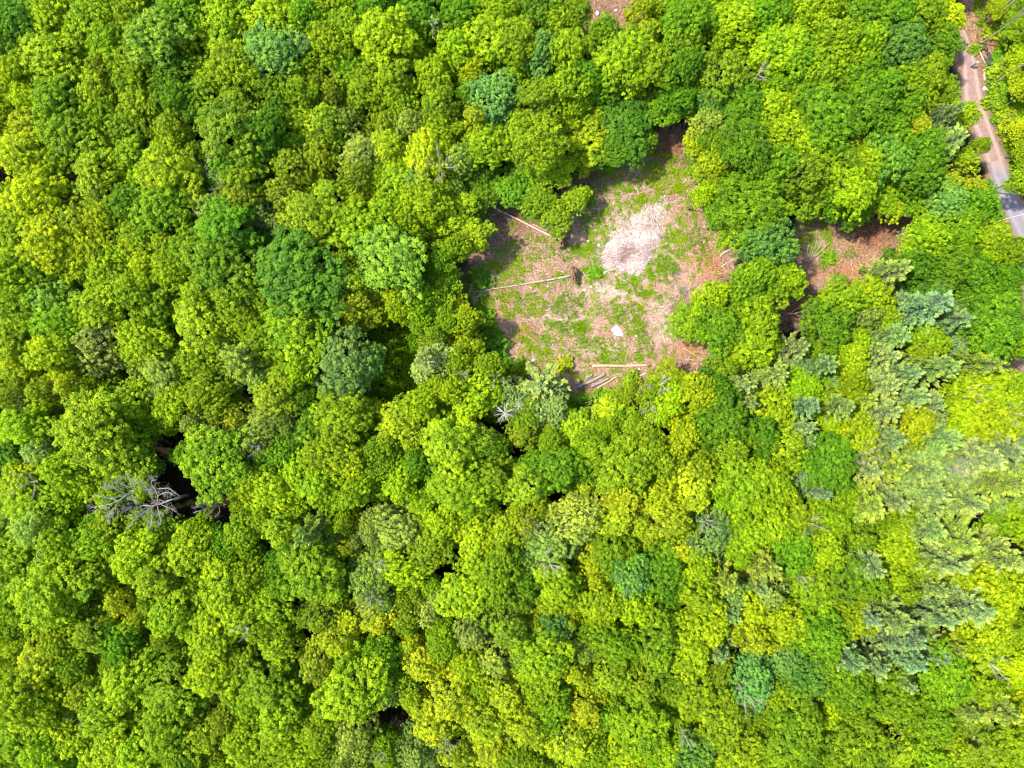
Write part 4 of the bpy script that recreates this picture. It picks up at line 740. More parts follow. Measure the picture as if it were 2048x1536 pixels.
# the small bleached one beside it
polytree('dead_tree', 'small bleached leafless tree leaning over the dark hole beside the big bare tree', 'dead tree', (450, 1012), [
    ([(452,1011,0),(451,1011,3),(450,1012,6)], 0.17, 0.14),
    (Z3([(450,1012),(435,1011),(420,1013),(404,1020),(388,1025)], 6.3, 14.0), 0.16, 0.05),
    (Z3([(420,1013),(408,1008),(396,1004)], 11.0, 14.0), 0.07, 0.02),
    (Z3([(430,1012),(424,1022),(412,1032)], 10.0, 13.0), 0.07, 0.02),
    (Z3([(436,1010),(432,1003),(420,1001)], 9.0, 13.0), 0.07, 0.02),
    (Z3([(438,1012),(440,1024),(430,1034)], 9.0, 12.0), 0.06, 0.02),
    (Z3([(410,1018),(400,1012),(390,1014)], 12.0, 14.0), 0.06, 0.02)], M_bleached, seed=5, twig=(1.0, 14, 2))
def star(label, px, py, h, n_, L, mat, seed, lean=0.0):
    """a standing dead conifer seen from above: bare pole with whorls of straight branches"""
    rr = random.Random(seed); tp = P(px, py, h); t = empty('dead_conifer', (tp.x, tp.y, zg(tp.x, tp.y)), label, 'dead tree', None)
    tb = Tubes(); tb.add([(0, 0, 0), (0.05, 0.02, h * .5), (0, 0, h)], [0.20, 0.14, 0.05], 8); obj('trunk', tb.mesh('pole', mat), t)
    br_ = Tubes()
    for i in range(n_):
        f = i / n_; z = h - 0.1 - f * h * 0.45; q = i * 2.4 + rr.uniform(-.4, .4); l = L * (0.35 + 0.65 * math.sqrt(f)) * rr.uniform(0.6, 1.15)
        a = Vector((0, 0, z)); d = Vector((math.cos(q), math.sin(q), rr.uniform(-.15, .2)))
        br_.add([a, a + d * l * .5 + Vector((0, 0, .05)), a + d * l - Vector((0, 0, .1 * l))], [0.055, 0.038, 0.014], 4)
        for s in range(2):
            m0 = a + d * l * rr.uniform(.4, .8); dd = Matrix.Rotation(rr.choice((-.6, .6)), 3, 'Z') @ d; br_.add([m0, m0 + dd * l * .25], [0.022, 0.008], 3)
    obj('branches', br_.mesh('whorls', mat), t); return t
star('bright white starburst of a dead conifer seen from above, below the clearing', 1009, 827, 13.5, 26, 2.8, M_bleached, 1)
star('smaller greyish starburst dead conifer just right of the bright white one', 1037, 814, 12, 18, 2.0, M_dead, 2)
# leaning, forked pale dead tree
polytree('dead_tree', 'pale forked dead tree leaning out over the right rim of the clearing', 'dead tree', (1444, 388), [
    ([(1444,388,0.3),(1452,382,2),(1460,372,4.5),(1468,362,7),(1475,352,9)], 0.17, 0.12),
    (Z3([(1475,352),(1475,342),(1474,331),(1477,322)], 9, 11), 0.10, 0.03),
    (Z3([(1475,352),(1486,346),(1493,334),(1503,324)], 9, 12), 0.10, 0.03),
    (Z3([(1468,363),(1480,363),(1492,363),(1504,362)], 7, 9.5), 0.09, 0.03)], M_bleached, seed=8, twig=(0.9, 5, 1))
# snag shapes repeated through the canopy
def snag_mesh(seed, mat, spread=1.0, n_=7):
    rr = random.Random(seed); tb = Tubes(); tb.add([(0, 0, 0), (0.1, 0, 5), (0.0, 0.1, 10), (0.3, 0.1, 12.2)], [0.20, 0.16, 0.10, 0.04], 7); lb = []
    for i in range(n_):
        q = i * 2 * PI / n_ + rr.uniform(-.4, .4); z = rr.uniform(8.5, 11.2); l_ = Tubes(); a = Vector((0.05, 0.05, z)); d = Vector((math.cos(q), math.sin(q), rr.uniform(.5, 1.1))).normalized()
        L = 2.7 * spread * rr.uniform(.7, 1.2); m_ = a + d * L * .5; e = a + d * L + Vector((0, 0, .3)); l_.add([a, m_, e], [0.055, 0.036, 0.014], 5)
        for c_ in range(8): twigs(l_, a.lerp(e, rr.uniform(.3, 1)), (Matrix.Rotation(rr.uniform(-.9, .9), 3, 'Z') @ d).normalized(), rr.uniform(.6, 1.3) * spread, 0.020, 1, rr)
        lb.append(l_.mesh('snag_limb', mat))
    return tb.mesh('snag_trunk', mat), lb
SN = [snag_mesh(11, M_dead), snag_mesh(12, M_bleached, 0.9, 6), snag_mesh(13, M_dead, 1.2, 8)]
SNAGS = [(402,335,1,1.15,0,'pale twiggy snag between lime crowns in the upper left'),(430,360,1,.7,0,'lesser twiggy snag just below the upper left pale snag'),(878,325,0,1.0,0,'grey snag among golden crowns left of the clearing'),(828,350,0,.7,0,'low brown snag in a dark notch left of the grey snag'),
 (1522,142,1,.95,0,'whitish bare treetop near the top edge right of centre'),(480,1265,1,.75,0,'small pale snag poking out of a big lime crown at lower left'),(42,968,0,1.0,0,'dull grey snag near the left edge'),(1100,1135,1,1.0,0,'pale star shaped bare top below the centre'),
 (1062,1056,0,.7,0,'small brownish bare twigs on a golden crown below centre'),(150,1442,0,.7,0,'brownish snag in a dark slot near the lower left corner'),(2000,1338,1,.9,0,'thin grey snag near the right edge low down'),(1500,1400,0,1.0,0,'grey twiggy snag right of the dark slit at lower right'),
 (1262,1168,0,.8,0,'grey snag on a bluish crown below the golden trees'),(1420,1050,0,.7,0,'faint grey snag on a pale green crown right of centre'),(735,1210,0,.8,0,'brown snag under golden crowns at lower middle'),(755,1135,1,.7,0,'silvery bare top in the pale crown at lower middle'),
 (925,750,1,.6,0,'small white snag at the lower left rim of the clearing'),(990,760,1,.7,0,'curved white bare limb above the starburst conifer'),(850,722,1,.8,0,'bleached bare top over the green hollow'),(1325,770,1,1.0,0,'white bare top beside yellow crowns under the clearing'),
 (1300,822,1,.8,0,'white twiggy top lower left of the larger white bare top'),(1960,788,0,.8,0,'grey twigs in the bright yellow crown near the right edge'),(2040,828,0,.8,0,'pale bent twigs at the right edge among yellow crowns'),(1625,1050,0,.8,0,'brown bare twigs in a dark notch between lime crowns'),
 (1740,905,0,.9,0,'pinkish brown snag among the sage pines'),(1930,942,0,.8,0,'reddish brown snag inside the pale pines on the right'),(1610,1160,0,.6,0,'small tan snag beside a bluish green crown'),(505,895,1,.7,0,'whitish bare top at the rim of the big round lime crown'),
 (600,80,0,.6,0,'small brown snag near the top edge left of centre'),(1375,1485,1,.6,0,'small white bare top near the bottom edge'),(890,1500,0,.6,0,'thin grey twigs near the bottom edge left of centre'),(755,1520,0,.6,0,'faint silvery twigs at the bottom edge')]
for i, (px, py, k, sc, _, lab) in enumerate(SNAGS):
    near = [s for s in spec if math.hypot(s['px'] - px, s['py'] - py) < s['r'] + 10]
    h = max([s['h'] for s in near] + [11]) + 1.3
    p = P(px, py, h - 1); t = empty('bare_snag', (p.x, p.y, zg(p.x, p.y)), lab, 'dead tree', 'bare snags in the canopy', rot=i * 1.7); t.scale = (sc, sc, h / 12.6)
    obj('trunk', SN[k][0], t)
    for lm in SN[k][1]: obj('limb', lm, t)
# two bare trees at the right edge, and the leafless one in the side clearing
polytree('dead_tree', 'larger bare whitish tree fanning out at the right edge below the road', 'dead tree', (1992, 543), [
    (Z3([(1992,543),(2004,540),(2018,536),(2032,530),(2052,520)], 1, 11), 0.15, 0.05), (Z3([(2000,541),(2010,528),(2024,518),(2044,512)], 3, 10), 0.10, 0.03),
    (Z3([(2000,542),(2020,546),(2036,552),(2050,560)], 3, 10), 0.10, 0.03), (Z3([(2010,538),(2030,538),(2052,540)], 5, 11), 0.09, 0.03), (Z3([(2004,540),(2012,534),(2020,522),(2026,508)], 4, 9), 0.08, 0.02)], M_bleached, seed=21, twig=(1.5, 11, 2))
polytree('dead_tree', 'smaller bare pinkish grey tree just below the larger one at the right edge', 'dead tree', (2008, 590), [
    (Z3([(2008,590),(2020,588),(2034,584),(2050,578)], 1, 9), 0.13, 0.04), (Z3([(2012,588),(2024,594),(2042,596)], 3, 8), 0.08, 0.03),
    (Z3([(1994,566),(2004,560),(2018,562),(2030,566)], 6, 8), 0.06, 0.02), (Z3([(2012,588),(2022,580),(2036,572)], 3, 8), 0.07, 0.02)], M_bleached, seed=22, twig=(1.3, 11, 2))
polytree('dead_tree', 'pale leafless sapling with whip like stems in the side clearing', 'dead tree', (1608, 527), [
    (Z3([(1608,527),(1616,521),(1626,510),(1636,498),(1644,484)], 0.1, 6), 0.08, 0.03), (Z3([(1608,527),(1611,512),(1615,500),(1617,490)], 0.2, 5), 0.06, 0.02),
    (Z3([(1614,523),(1630,512),(1646,498),(1660,484)], 0.6, 6), 0.06, 0.02), (Z3([(1614,523),(1624,508),(1630,494),(1633,482)], 0.6, 6), 0.06, 0.02),
    (Z3([(1612,525),(1628,524),(1640,518)], 0.4, 4), 0.05, 0.02), (Z3([(1616,521),(1620,506),(1624,492)], 0.8, 5), 0.05, 0.02)], M_bleached, seed=24, twig=(0.8, 5, 1))
polytree('dead_tree', 'fallen tan treetop with pale bare twigs in the brown gap left of the pines', 'dead tree', (1575, 628), [
    (Z3([(1575,628),(1590,627),(1606,622),(1624,616),(1644,612)], 0.3, 5), 0.11, 0.03), (Z3([(1580,627),(1592,618),(1612,610),(1632,606)], 0.6, 4), 0.07, 0.02),
    (Z3([(1584,628),(1602,632),(1620,632)], 0.6, 4), 0.06, 0.02)], bark_material('tan_wood', (0.42, 0.30, 0.18), (0.66, 0.52, 0.34)), seed=25, twig=(1.1, 14, 2))
polytree('dead_tree', 'thin bare tree arching over the grey road at the right edge', 'dead tree', (1960, 450), [
    (Z3([(1960,450),(1975,444),(2000,441),(2026,434),(2052,427)], 5, 12), 0.10, 0.05), (Z3([(1975,444),(1962,446),(1964,452),(1976,452)], 7, 8), 0.05, 0.02)], M_bleached, seed=26, twig=(0.7, 4, 1))
polytree('dead_tree', 'pair of slim bare stems below the bare tree arching over the road', 'dead tree', (1966, 486), [
    (Z3([(1966,486),(1976,474),(1988,463)], 6, 12), 0.08, 0.03), (Z3([(1980,485),(1994,474),(2008,462)], 6, 12), 0.09, 0.03)], M_bleached, seed=27, twig=(0.8, 4, 2))
polytree('dead_branch', 'dead branch standing by the root plate of the upper fallen trunk', 'branch', (1123, 473), [
    (Z3([(1123,473),(1130,462),(1140,450),(1148,440)], 0.1, 2.2), 0.07, 0.04), (Z3([(1143,447),(1152,458),(1157,490)], 1.9, 0.2), 0.045, 0.02),
    (Z3([(1146,443),(1154,432),(1164,424)], 2.1, 2.8), 0.04, 0.02), (Z3([(1146,443),(1150,432),(1152,424)], 2.1, 2.8), 0.04, 0.02)], M_birch, seed=31, twig=(0.6, 6, 1))

# ------------------------------------------------------------------ logs, trunks, poles
def on_ground(px, py, dz): p = P(px, py); p.z = zg(p.x, p.y) + dz; return p
def log(name, label, a, b, r0, r1, mat, group=None, bow=0.0, lift=0.0, cat='log'):
    A = on_ground(a[0], a[1], r0 * .75 + lift); B = on_ground(b[0], b[1], r1 * .75 + lift); t = empty(name, (A.x, A.y, A.z - r0 * .75), label, cat, group)
    org = Vector(t.location); d = B - A; s = Vector((-d.y, d.x, 0)).normalized(); n_ = 12; pts_ = []; rd = []
    for i in range(n_ + 1):
        f = i / n_; pts_.append(A.lerp(B, f) + s * (bow * math.sin(PI * f) + 0.04 * math.sin(f * 9)) - org); rd.append(r0 + (r1 - r0) * f)
    tb = Tubes(); tb.add(pts_, rd, 12, wob=0.05); obj('bark', tb.mesh('log_body', mat), t)
    for e, sg in ((0, -1), (n_, 1)):
        dd = (pts_[e] - pts_[e - sg]).normalized(); c_ = Tubes(); c_.add([pts_[e] + dd * 0.002, pts_[e] + dd * 0.03], [rd[e] * .93, rd[e] * .93], 14)
        if rd[e] > 0.08: obj('cut_face', c_.mesh('cut_face', M_cut, False), t)
    return t
log('log', 'long straight tan log lying level near the lower rim of the clearing', (1185, 732), (1298, 731), 0.26, 0.24, M_logpale, 'logs lying in the clearing')
log('log', 'thick dark grey log, upper one of the slanting logs at the lower rim', (1157, 774), (1210, 749), 0.27, 0.25, M_greylog, 'logs lying in the clearing')
log('log', 'grey log, middle one of the slanting logs at the lower rim', (1183, 773), (1218, 757), 0.22, 0.2, M_greylog, 'logs lying in the clearing')
log('log', 'slim tan log lying along the lowest of the slanting grey logs', (1194, 777), (1234, 753), 0.15, 0.13, M_logpale, 'logs lying in the clearing')
log('log', 'short stub of log beside the upper slanting grey log', (1173, 756), (1184, 750), 0.2, 0.2, M_greylog, 'logs lying in the clearing')
log('log', 'short pale log, upper one poking from the trees on the right rim', (1441, 512), (1474, 488), 0.17, 0.13, M_birch, 'logs lying in the clearing')
log('log', 'thin pale log, lower one poking from the trees on the right rim', (1446, 531), (1500, 502), 0.14, 0.08, M_birch, 'logs lying in the clearing')
log('log', 'stubby brown log at the orange corner under the right rim', (1404, 718), (1426, 717), 0.22, 0.22, M_log, 'logs lying in the clearing')
log('pole', 'thin pale pole slanting down to the stubby brown log', (1366, 696), (1402, 717), 0.07, 0.05, M_logpale, cat='pole')
log('pole', 'thin white stick lying near the lower rim left of the stubby log', (1358, 718), (1392, 719), 0.06, 0.05, M_birch, cat='pole')
log('pole', 'pale splintered board end beside the yellow crown at the lower rim', (1278, 752), (1292, 747), 0.1, 0.12, M_bleached, cat='pole')
log('pole', 'thin white stick near the upper rim of the clearing', (1257, 319), (1310, 321), 0.05, 0.04, M_birch, cat='pole', bow=0.2)
log('pole', 'grey leaning stick at the top of the clearing under the green crown', (1240, 318), (1264, 296), 0.07, 0.05, M_bleached, cat='pole', lift=.4)
log('pole', 'short white stick in the brown notch at the very top of the clearing', (1343, 279), (1352, 262), 0.06, 0.05, M_birch, cat='pole', lift=.3)
log('pole', 'short bone white stick right of the weeds in the clearing', (1350, 570), (1358, 586), 0.07, 0.04, M_bleached, cat='pole')
log('pole', 'thin dark twig lying right of the bone white stick', (1360, 571), (1402, 578), 0.05, 0.03, M_greylog, cat='pole')
log('pole', 'slim brown twig slanting through the upper weeds of the clearing', (1264, 340), (1298, 368), 0.06, 0.04, M_greylog, cat='pole')
log('pole', 'thin pale pole slanting beside the bright green bush in the clearing', (1192, 508), (1160, 584), 0.05, 0.03, M_birch, cat='pole', bow=0.1)
log('pole', 'short white stick lying low left in the clearing', (1088, 632), (1108, 629), 0.05, 0.04, M_bleached, cat='pole')
log('pole', 'two toned twig lying across the middle left of the clearing', (1088, 552), (1102, 543), 0.04, 0.03, M_birch, cat='pole')
log('pole', 'thin leaning grey stem at the dark left rim of the clearing', (936, 592), (953, 530), 0.07, 0.04, M_dead, cat='pole', lift=.5, bow=-0.3)
log('pole', 'pale stick in the reddish side clearing pointing to the right rim', (1793, 472), (1822, 460), 0.07, 0.05, M_bleached, cat='pole')
log('pole', 'second pale stick close above the other in the side clearing', (1796, 465), (1816, 456), 0.05, 0.04, M_bleached, cat='pole')
def uprooted(label, a, b, r0, r1, mat, plate_r, seed):
    """fallen tree: a = root end, b = top end"""
    t = log('fallen_trunk', label, a, b, r0, r1, mat, 'uprooted trunks in the clearing', bow=0.15, lift=0.25, cat='fallen trunk')
    A = on_ground(*a, 0) - Vector(t.location); B = on_ground(*b, 0) - Vector(t.location); d = (B - A).normalized(); ang = math.atan2(d.y, d.x)
    pm = lumpy('root_plate', 0, 0, 0, 0.42, plate_r, plate_r * .8, M_root, seed, seg=36, rings=22, amp=0.8, freq=2.4)
    o = obj('root_plate', pm, t); o.location = A - d * 0.25 + Vector((0, 0, plate_r * .55)); o.rotation_euler = (0, 0, ang)
    rr = random.Random(seed); rts = Tubes()
    for i in range(34):
        q = rr.uniform(0, 2 * PI); e = Vector((rr.uniform(-.7, .1), math.cos(q) * plate_r * rr.uniform(.9, 1.35), math.sin(q) * plate_r * rr.uniform(.7, 1.1)))
        m_ = e * .6 + Vector((-.15, 0, 0)); rts.add([(0, 0, 0), m_, e], [0.10, 0.06, 0.02], 5)
    o2 = obj('roots', rts.mesh('roots', M_root), t); o2.location = o.location; o2.rotation_euler = o.rotation_euler
    return t
uprooted('upper fallen trunk ending in upturned roots near the clearing centre', (1123, 482), (968, 404), 0.24, 0.10, M_log, 1.25, 3)
uprooted('lower fallen trunk ending in a reddish upturned root ball', (1144, 551), (984, 578), 0.20, 0.07, M_birch, 1.35, 6)
log('pole', 'thinner stem lying close above the upper fallen trunk', (1118, 474), (1066, 448), 0.10, 0.06, M_log, cat='pole')
log('pole', 'thin stem lying just below the lower fallen trunk', (1140, 555), (1112, 561), 0.08, 0.06, M_birch, cat='pole')
polytree('dead_branch', 'tangle of grey twigs at the far tip of the lower fallen trunk', 'branch', (984, 578), [
    (Z3([(984,578),(968,582),(950,584),(930,584)], 0.3, 1.2), 0.07, 0.02), (Z3([(974,580),(966,566),(962,554)], 0.5, 1.2), 0.05, 0.02), (Z3([(968,582),(956,594),(950,604)], 0.5, 1), 0.04, 0.02),
    (Z3([(984,578),(990,566),(984,552)], 0.3, 1.2), 0.04, 0.02)], M_dead, seed=33, twig=(1.2, 8, 2))
polytree('dead_branch', 'tangle of grey twigs at the far tip of the upper fallen trunk', 'branch', (1000, 420), [
    (Z3([(1000,420),(984,412),(966,404),(952,398)], 0.5, 1.5), 0.06, 0.02), (Z3([(1000,420),(990,428),(976,440)], 0.5, 1.2), 0.05, 0.02), (Z3([(1004,422),(1012,436),(1020,446)], 0.4, .6), 0.04, 0.02),
    (Z3([(990,414),(996,404),(1002,396)], 0.7, 1.4), 0.04, 0.02)], M_dead, seed=34, twig=(1.1, 7, 2))
polytree('dead_branch', 'pale curved twigs in the shade right of the sage conifer', 'branch', (1155, 815), [
    (Z3([(1155,815),(1170,806),(1186,800),(1202,798)], 0.5, 2.4), 0.05, 0.02), (Z3([(1155,815),(1172,815),(1188,813)], 0.5, 2), 0.05, 0.02), (Z3([(1155,815),(1164,824),(1170,830)], 0.4, 1.2), 0.03, 0.02)], M_birch, seed=35, twig=(0.8, 4, 1))
# rubbish: the white scrap, stones
w0 = on_ground(1234, 664, 0.10)
out_ = [(-1.05, .25), (-.75, .75), (-.25, 1.15), (.15, 1.0), (.6, .45), (1.1, -.35), (1.0, -.85), (.5, -.55), (.15, -.75), (-.35, -.5), (-.7, -.55), (-.45, -.1), (-.75, 0.02)]
V = []; F = []
for lay in (0, 1):
    for (x_, y_) in out_: V.append((x_, y_, 0.05 * math.sin(x_ * 4) + 0.06 * math.cos(y_ * 5) + lay * 0.03))
me = bpy.data.meshes.new('white_sheet'); k = len(out_)
me.from_pydata(V, [], [tuple(range(k, 2 * k)), tuple(reversed(range(k)))] + [(i, (i + 1) % k, k + (i + 1) % k, k + i) for i in range(k)])
m, n, out = new_mat('white_plastic'); b_ = N(n, 'ShaderNodeBsdfPrincipled'); b_.inputs['Base Color'].default_value = (0.55, 0.52, 0.49, 1); b_.inputs['Roughness'].default_value = 0.45; n.links.new(b_.outputs[0], out.inputs['Surface']); me.materials.append(m)
ws = obj('white_sheet', me); ws.location = w0; tag(ws, 'white jagged scrap of sheet lying flat among weeds in the clearing', 'sheet')
m_st = bark_material('pale_stone', (0.45, 0.41, 0.38), (0.72, 0.68, 0.64), 6)
for i, (px, py, r_, lab) in enumerate([(1169, 580, .34, 'largest whitish stone below the bright bush in the clearing'), (1182, 574, .26, 'small whitish stone just up and right of the largest one'), (1198, 490, .30, 'pale stone at the left foot of the straw heap'), (1176, 482, .24, 'smaller pale stone left of the straw heap above the weeds'),
        (1208, 583, .28, 'whitish stone right of the others below the bright bush'), (1096, 573, .22, 'small pinkish white stone under the lower fallen trunk'), (1272, 672, .25, 'pale stone right of the white scrap'), (1278, 738, .2, 'small pale stone at the right end of the tan log'),
        (1195, 26, .4, 'pale stone in the dirt patch at the top edge'), (1232, 20, .3, 'smaller pale stone right in the top dirt patch'), (1066, 722, .35, 'blue white stone at the lower left of the clearing'), (1968, 178, .4, 'pale stone lying on the right verge of the gravel track'),
        (2034, 333, .45, 'pale stone beside the right edge of the grey road'), (2036, 348, .35, 'second pale stone just below on the road edge'), (2014, 62, .5, 'grey rock among the brush right of the pipes')]):
    g_ = on_ground(px, py, r_ * .3); s_ = obj('stone', lumpy('stone', 0, 0, 0, r_, r_ * .75, r_ * .55, m_st, i + 2, 14, 8, .35, rot=i)); s_.location = g_; tag(s_, lab, 'stone', 'pale stones on the ground')
# stumps and brush tufts
for i, (px, py, lab) in enumerate([(1352, 545, 'dark brush pile right of the green weeds in the clearing'), (1366, 585, 'dark brush tuft above the right hand green crowns'), (1040, 605, 'dark brush tuft at the left of the clearing'), (1140, 612, 'brown dry brush tuft below the lower fallen trunk'), (1322, 476, 'dark brush tuft at the right foot of the straw heap'), (1385, 322, 'grey brush pile in the upper right notch of the clearing')]):
    g_ = on_ground(px, py, 0); rr = random.Random(i + 40); tb = Tubes()
    for k_ in range(46):
        q = rr.uniform(0, 2 * PI); l = rr.uniform(.3, 1.0); a = Vector((rr.gauss(0, .35), rr.gauss(0, .35), 0.02)); tb.add([a, a + Vector((math.cos(q) * l, math.sin(q) * l, rr.uniform(.1, .7)))], [0.035, 0.012], 4)
    o = obj('brush_pile', tb.mesh('brush', M_greylog if i != 3 else M_log)); o.location = g_; tag(o, lab, 'brush', 'brush piles in the clearing')

# ------------------------------------------------------------------ by the track: pipes, boards, poles, a person
m, n, out = new_mat('black_plastic'); b_ = N(n, 'ShaderNodeBsdfPrincipled'); b_.inputs['Base Color'].default_value = (0.035, 0.038, 0.045, 1); b_.inputs['Roughness'].default_value = 0.35; n.links.new(b_.outputs[0], out.inputs['Surface']); M_pipe = m
def pipe(label, a, b, r):
    A = on_ground(*a, r); B = on_ground(*b, r); t = empty('drain_pipe', (A.x, A.y, A.z - r), label, 'pipe', 'black pipes beside the track'); L = (B - A).length; k = int(L / 0.12); tb = Tubes(); pts_ = []; rd = []
    for i in range(k * 2 + 1): pts_.append(A.lerp(B, i / (2 * k)) - Vector(t.location)); rd.append(r if i % 2 else r * .93)
    tb.add(pts_, rd, 16); obj('ribbed_wall', tb.mesh('pipe_wall', M_pipe, False), t)
    d = (B - A).normalized(); c_ = Tubes(); c_.add([pts_[-1] - d * .25, pts_[-1] + d * .05], [r * 1.08, r * 1.08], 16); obj('collar', c_.mesh('collar', M_pipe), t)
pipe('short black drain pipe, uppermost of the pipes beside the track', (1965, 91), (1972, 101), .27)
pipe('longest black drain pipe, right one of the pair beside the track', (1974, 106), (1986, 136), .26)
pipe('black drain pipe, left one of the pair beside the track', (1969, 118), (1977, 132), .24)
log('pole', 'long thin pale pole lying left of the black pipes', (1956, 95), (1973, 134), 0.11, 0.09, M_bleached, cat='pole')
log('log', 'pale cream log, left of the two short ones below the pipes', (1967, 140), (1968, 162), 0.2, 0.18, M_birch, 'short cream logs by the track')
log('log', 'pale cream log, right of the two short ones below the pipes', (1973, 145), (1974, 166), 0.2, 0.19, M_birch, 'short cream logs by the track')
log('log', 'broken pale log slanting on the verge under the cream logs', (1970, 177), (1985, 190), 0.14, 0.1, M_bleached, cat='log')
log('pole', 'short pale pole at the left edge of the gravel track', (1908, 155), (1911, 180), 0.08, 0.06, M_birch, cat='pole')
log('pole', 'thin pale stick right of the short pole at the track edge', (1917, 160), (1922, 182), 0.06, 0.05, M_birch, cat='pole')
log('pole', 'stubby pale log in the green verge right of the road', (2021, 292), (2036, 285), 0.13, 0.12, M_bleached, cat='pole')
# slim pale trees right of the track, leaning their crowns over the edge of the picture
slim = trunk_mesh('slim_trunk', 5, R=2.6, H=15.0, mat=M_birch); slimc = crown_broad('slim_crown', 401, R=4.2, H=16.0, nlobe=10, ntuft=12, nleaf=20, openness=.6, tr=.42)
for i, (bx, by, h, lab) in enumerate([(1968, 48, 17, 'slim pale trunk standing right of the track nearest the top edge'), (1962, 86, 16, 'slim pale trunk standing right by the black pipes'), (2026, 142, 15, 'slim pale trunk near the right edge below the pipes level'),
        (1985, 168, 14, 'slim pale trunk rising from the verge below the cream logs'), (2012, 210, 13, 'short slim trunk right of the track bend'), (1996, 18, 12, 'slim pale trunk at the top edge right of the track'), (2030, 30, 16, 'slim pale trunk in the top right corner'), (2046, 95, 14, 'slim pale trunk on the right edge level with the pipes')]):
    g_ = on_ground(bx, by, 0); t = empty('slim_tree', g_, lab, 'tree', 'slim pale trees right of the track', rot=i * 1.3); t.scale = (.5, .5, h / 15); obj('trunk', slim, t); c_ = obj('crown', slimc, t); c_['leaf_colour'] = [.15, .29, .006]
# bushes along the verge
bush = crown_broad('bush_leaves', 501, R=1.6, H=1.9, depth=1.6, nlobe=9, ntuft=10, nleaf=22, lsize=.11, tr=.28); bst = Tubes()
for i in range(9): bst.add([(0, 0, 0), (math.cos(i * .7) * .6, math.sin(i * .7) * .6, .7), (math.cos(i * .7) * 1.0, math.sin(i * .7) * 1.0, 1.2)], [.035, .025, .01], 4)
bstm = bst.mesh('bush_stems', M_bark)
for i, (px, py, s_, c_, lab) in enumerate([(1190, 545, .85, (.16, .32, .005), 'bright green bush right of the red root ball'), (1992, 22, 1.1, (.30, .33, .005), 'yellow bush by the orange dirt near the top edge'), (1980, 66, 1.0, (.26, .33, .005), 'yellow green bush just above the black pipes'), (1947, 99, .7, (.2, .32, .01), 'green bush left of the black pipes'),
        (1990, 150, 1.5, (.24, .33, .01), 'yellow green bush right of the cream logs'), (2005, 172, 1.3, (.16, .3, .01), 'lime bush below the yellow green one right of the cream logs'), (1984, 205, 1.2, (.22, .32, .01), 'yellow bush on the verge where the track widens'), (2010, 246, 1.4, (.30, .34, .01), 'golden bush right of the road bend'),
        (2028, 275, 1.5, (.30, .35, .01), 'golden bush at the right edge beside the road'), (1996, 240, .9, (.15, .3, .01), 'small lime bush on the right road edge'), (2036, 355, 1.3, (.09, .24, .01), 'green bush at the right edge beside the grey road'), (1995, 125, 1.0, (.12, .27, .01), 'lime bush right of the black pipes'),
        (1657, 515, .9, (.2, .34, .01), 'lime bush beside the leafless sapling in the side clearing'), (1129, 728, 1.0, (.33, .36, .005), 'bright yellow bush low in the clearing above the sage conifer'), (1385, 305, 1.0, (.2, .3, .01), 'yellow green bush in the upper right notch of the clearing'), (1395, 345, 1.1, (.2, .3, .01), 'yellow green bush on the right rim under the notch'),
        (988, 700, 1.6, (.08, .2, .004), 'deep green bush at the shaded lower left rim of the clearing'), (1004, 728, 1.3, (.12, .25, .004), 'green bush below the deep green one at the lower left rim'), (962, 556, 1.4, (.11, .24, .004), 'green bush at the left rim beside the lower trunk tip'),
        (968, 640, 1.2, (.14, .27, .004), 'lime bush on the left rim of the clearing'), (1040, 742, 1.3, (.2, .3, .004), 'yellow green bush left of the sage conifer'), (1212, 798, 1.4, (.16, .29, .004), 'lime bush below the slanting logs'), (1160, 806, 1.2, (.1, .22, .004), 'green bush in the shade below the slanting logs'),
        (1262, 762, 1.1, (.2, .3, .004), 'yellow green bush right of the slanting logs'), (1170, 395, 1.2, (.14, .27, .004), 'green bush at the upper left rim beside the overhanging crown'), (1215, 330, 1.3, (.13, .26, .004), 'green bush on the upper rim of the clearing')]):
    g_ = on_ground(px, py, 0); t = empty('bush', g_, lab, 'bush', 'bushes in the open ground', rot=i); t.scale = (s_ * 1.1, s_ * .95, s_ * .6); obj('stems', bstm, t); o = obj('foliage', bush, t); o['leaf_colour'] = list(c_)

# the person on the track: blue jacket, dark trousers, white cap
def flat(name, c, rough=0.8):
    m, n, out = new_mat(name); b_ = N(n, 'ShaderNodeBsdfPrincipled'); ns_ = noise_n(n, 30, 3, .6, n.nodes.new('ShaderNodeTexCoord').outputs['Object'])
    r_ = ramp(n, ns_.outputs['Fac'], [(0.3, tuple(v * .85 for v in c)), (0.7, tuple(min(1, v * 1.1) for v in c))]); n.links.new(r_.outputs[0], b_.inputs['Base Color']); b_.inputs['Roughness'].default_value = rough
    n.links.new(b_.outputs[0], out.inputs['Surface']); return m
def skin(name, verts, edges, radii, mat, parent, sub=2):
    me = bpy.data.meshes.new(name); me.from_pydata(verts, edges, []); me.materials.append(mat); o = obj(name, me, parent)
    md = o.modifiers.new('skin', 'SKIN'); md.use_smooth_shade = True
    for i, r_ in enumerate(radii): me.skin_vertices[0].data[i].radius = (r_, r_) if not isinstance(r_, tuple) else r_
    me.skin_vertices[0].data[0].use_root = True
    sb = o.modifiers.new('sub', 'SUBSURF'); sb.levels = sub; sb.render_levels = sub
    return o
g_ = on_ground(1942, 134, 0.05)
per = empty('person', g_, 'person in blue jacket and white cap standing on the gravel track', 'person', rot=0.7)
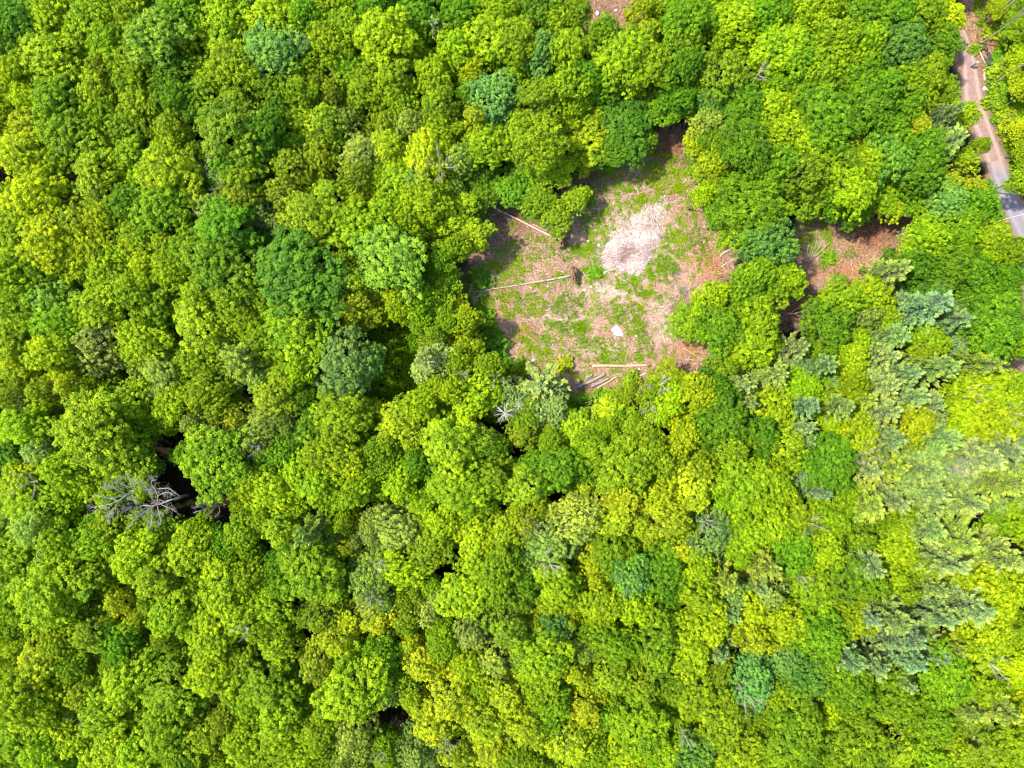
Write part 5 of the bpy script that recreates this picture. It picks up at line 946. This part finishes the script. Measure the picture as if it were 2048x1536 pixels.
V = [(0,0,.95),(0,0,1.15),(0,0,1.38),(0,0,1.50),(0,.01,1.60),(0,.02,1.70), (.19,0,1.40),(.27,.02,1.15),(.26,.10,.92),(.26,.13,.84), (-.19,0,1.40),(-.27,.02,1.15),(-.26,.10,.92),(-.26,.13,.84), (.10,0,.90),(.12,.03,.50),(.13,-.02,.09),(.13,.14,.04), (-.10,0,.90),(-.12,.05,.50),(-.13,-.02,.09),(-.13,.14,.04)]
E = [(0,1),(1,2),(2,3),(3,4),(4,5),(2,6),(6,7),(7,8),(8,9),(2,10),(10,11),(11,12),(12,13),(0,14),(14,15),(15,16),(16,17),(0,18),(18,19),(19,20),(20,21)]
Rr = [.13,.13,.14,.055,.085,.085,.055,.042,.030,.034,.055,.042,.030,.034,.085,.055,.040,.038,.085,.055,.040,.038]
for sgn, h_ in ((1, 9), (-1, 13)):
    for f in range(4):
        i0 = len(V); x0 = .26 * sgn + (f - 1.5) * .02; l_ = [.07, .08, .075, .06][f]
        V += [(x0, .155, .79), (x0, .165, .79 - l_ * .5), (x0, .155, .79 - l_)]; E += [(h_, i0), (i0, i0 + 1), (i0 + 1, i0 + 2)]; Rr += [.010, .009, .008]
    i0 = len(V); V += [(.225 * sgn, .17, .83), (.205 * sgn, .185, .79)]; E += [(h_, i0), (i0, i0 + 1)]; Rr += [.011, .009]
skin('body', V, E, Rr, flat('skin', (.45, .27, .19), .6), per)
skin('jacket', [(0,0,.98),(0,0,1.15),(0,0,1.38),(0,0,1.47),(.19,0,1.41),(.27,.02,1.15),(.26,.09,.95),(-.19,0,1.41),(-.27,.02,1.15),(-.26,.09,.95)], [(0,1),(1,2),(2,3),(2,4),(4,5),(5,6),(2,7),(7,8),(8,9)], [.17,.16,.175,.08,.08,.06,.05,.08,.06,.05], flat('blue_cloth', (.05, .14, .30)), per)
skin('trousers', [(0,0,.96),(.10,0,.88),(.12,.03,.50),(.13,-.01,.13),(-.10,0,.88),(-.12,.05,.50),(-.13,-.01,.13)], [(0,1),(1,2),(2,3),(0,4),(4,5),(5,6)], [.15,.10,.075,.065,.10,.075,.065], flat('dark_cloth', (.03, .035, .06)), per)
cp = lumpy('cap', 0, .02, 1.76, .125, .14, .085, flat('white_cloth', (.8, .8, .8)), 1, 16, 8, .02); obj('cap', cp, per)
nose = lumpy('nose', 0, .115, 1.66, .012, .02, .02, bpy.data.materials['skin'], 2, 8, 6, .02); obj('nose', nose, per)
for s_ in (-1, 1): obj('eye', lumpy('eye', .032 * s_, .098, 1.69, .012, .008, .008, flat('eye', (.03, .02, .02)), 3, 8, 6, 0), per)
for s_ in (-1, 1): obj('shoe', lumpy('shoe', .13 * s_, .06, .045, .055, .14, .05, flat('shoe', (.05, .05, .05)), 4, 14, 8, .05), per)
br = lumpy('brim', 0, .15, 1.735, .09, .09, .012, bpy.data.materials['white_cloth'], 1, 14, 6, .02); obj('brim', br, per)
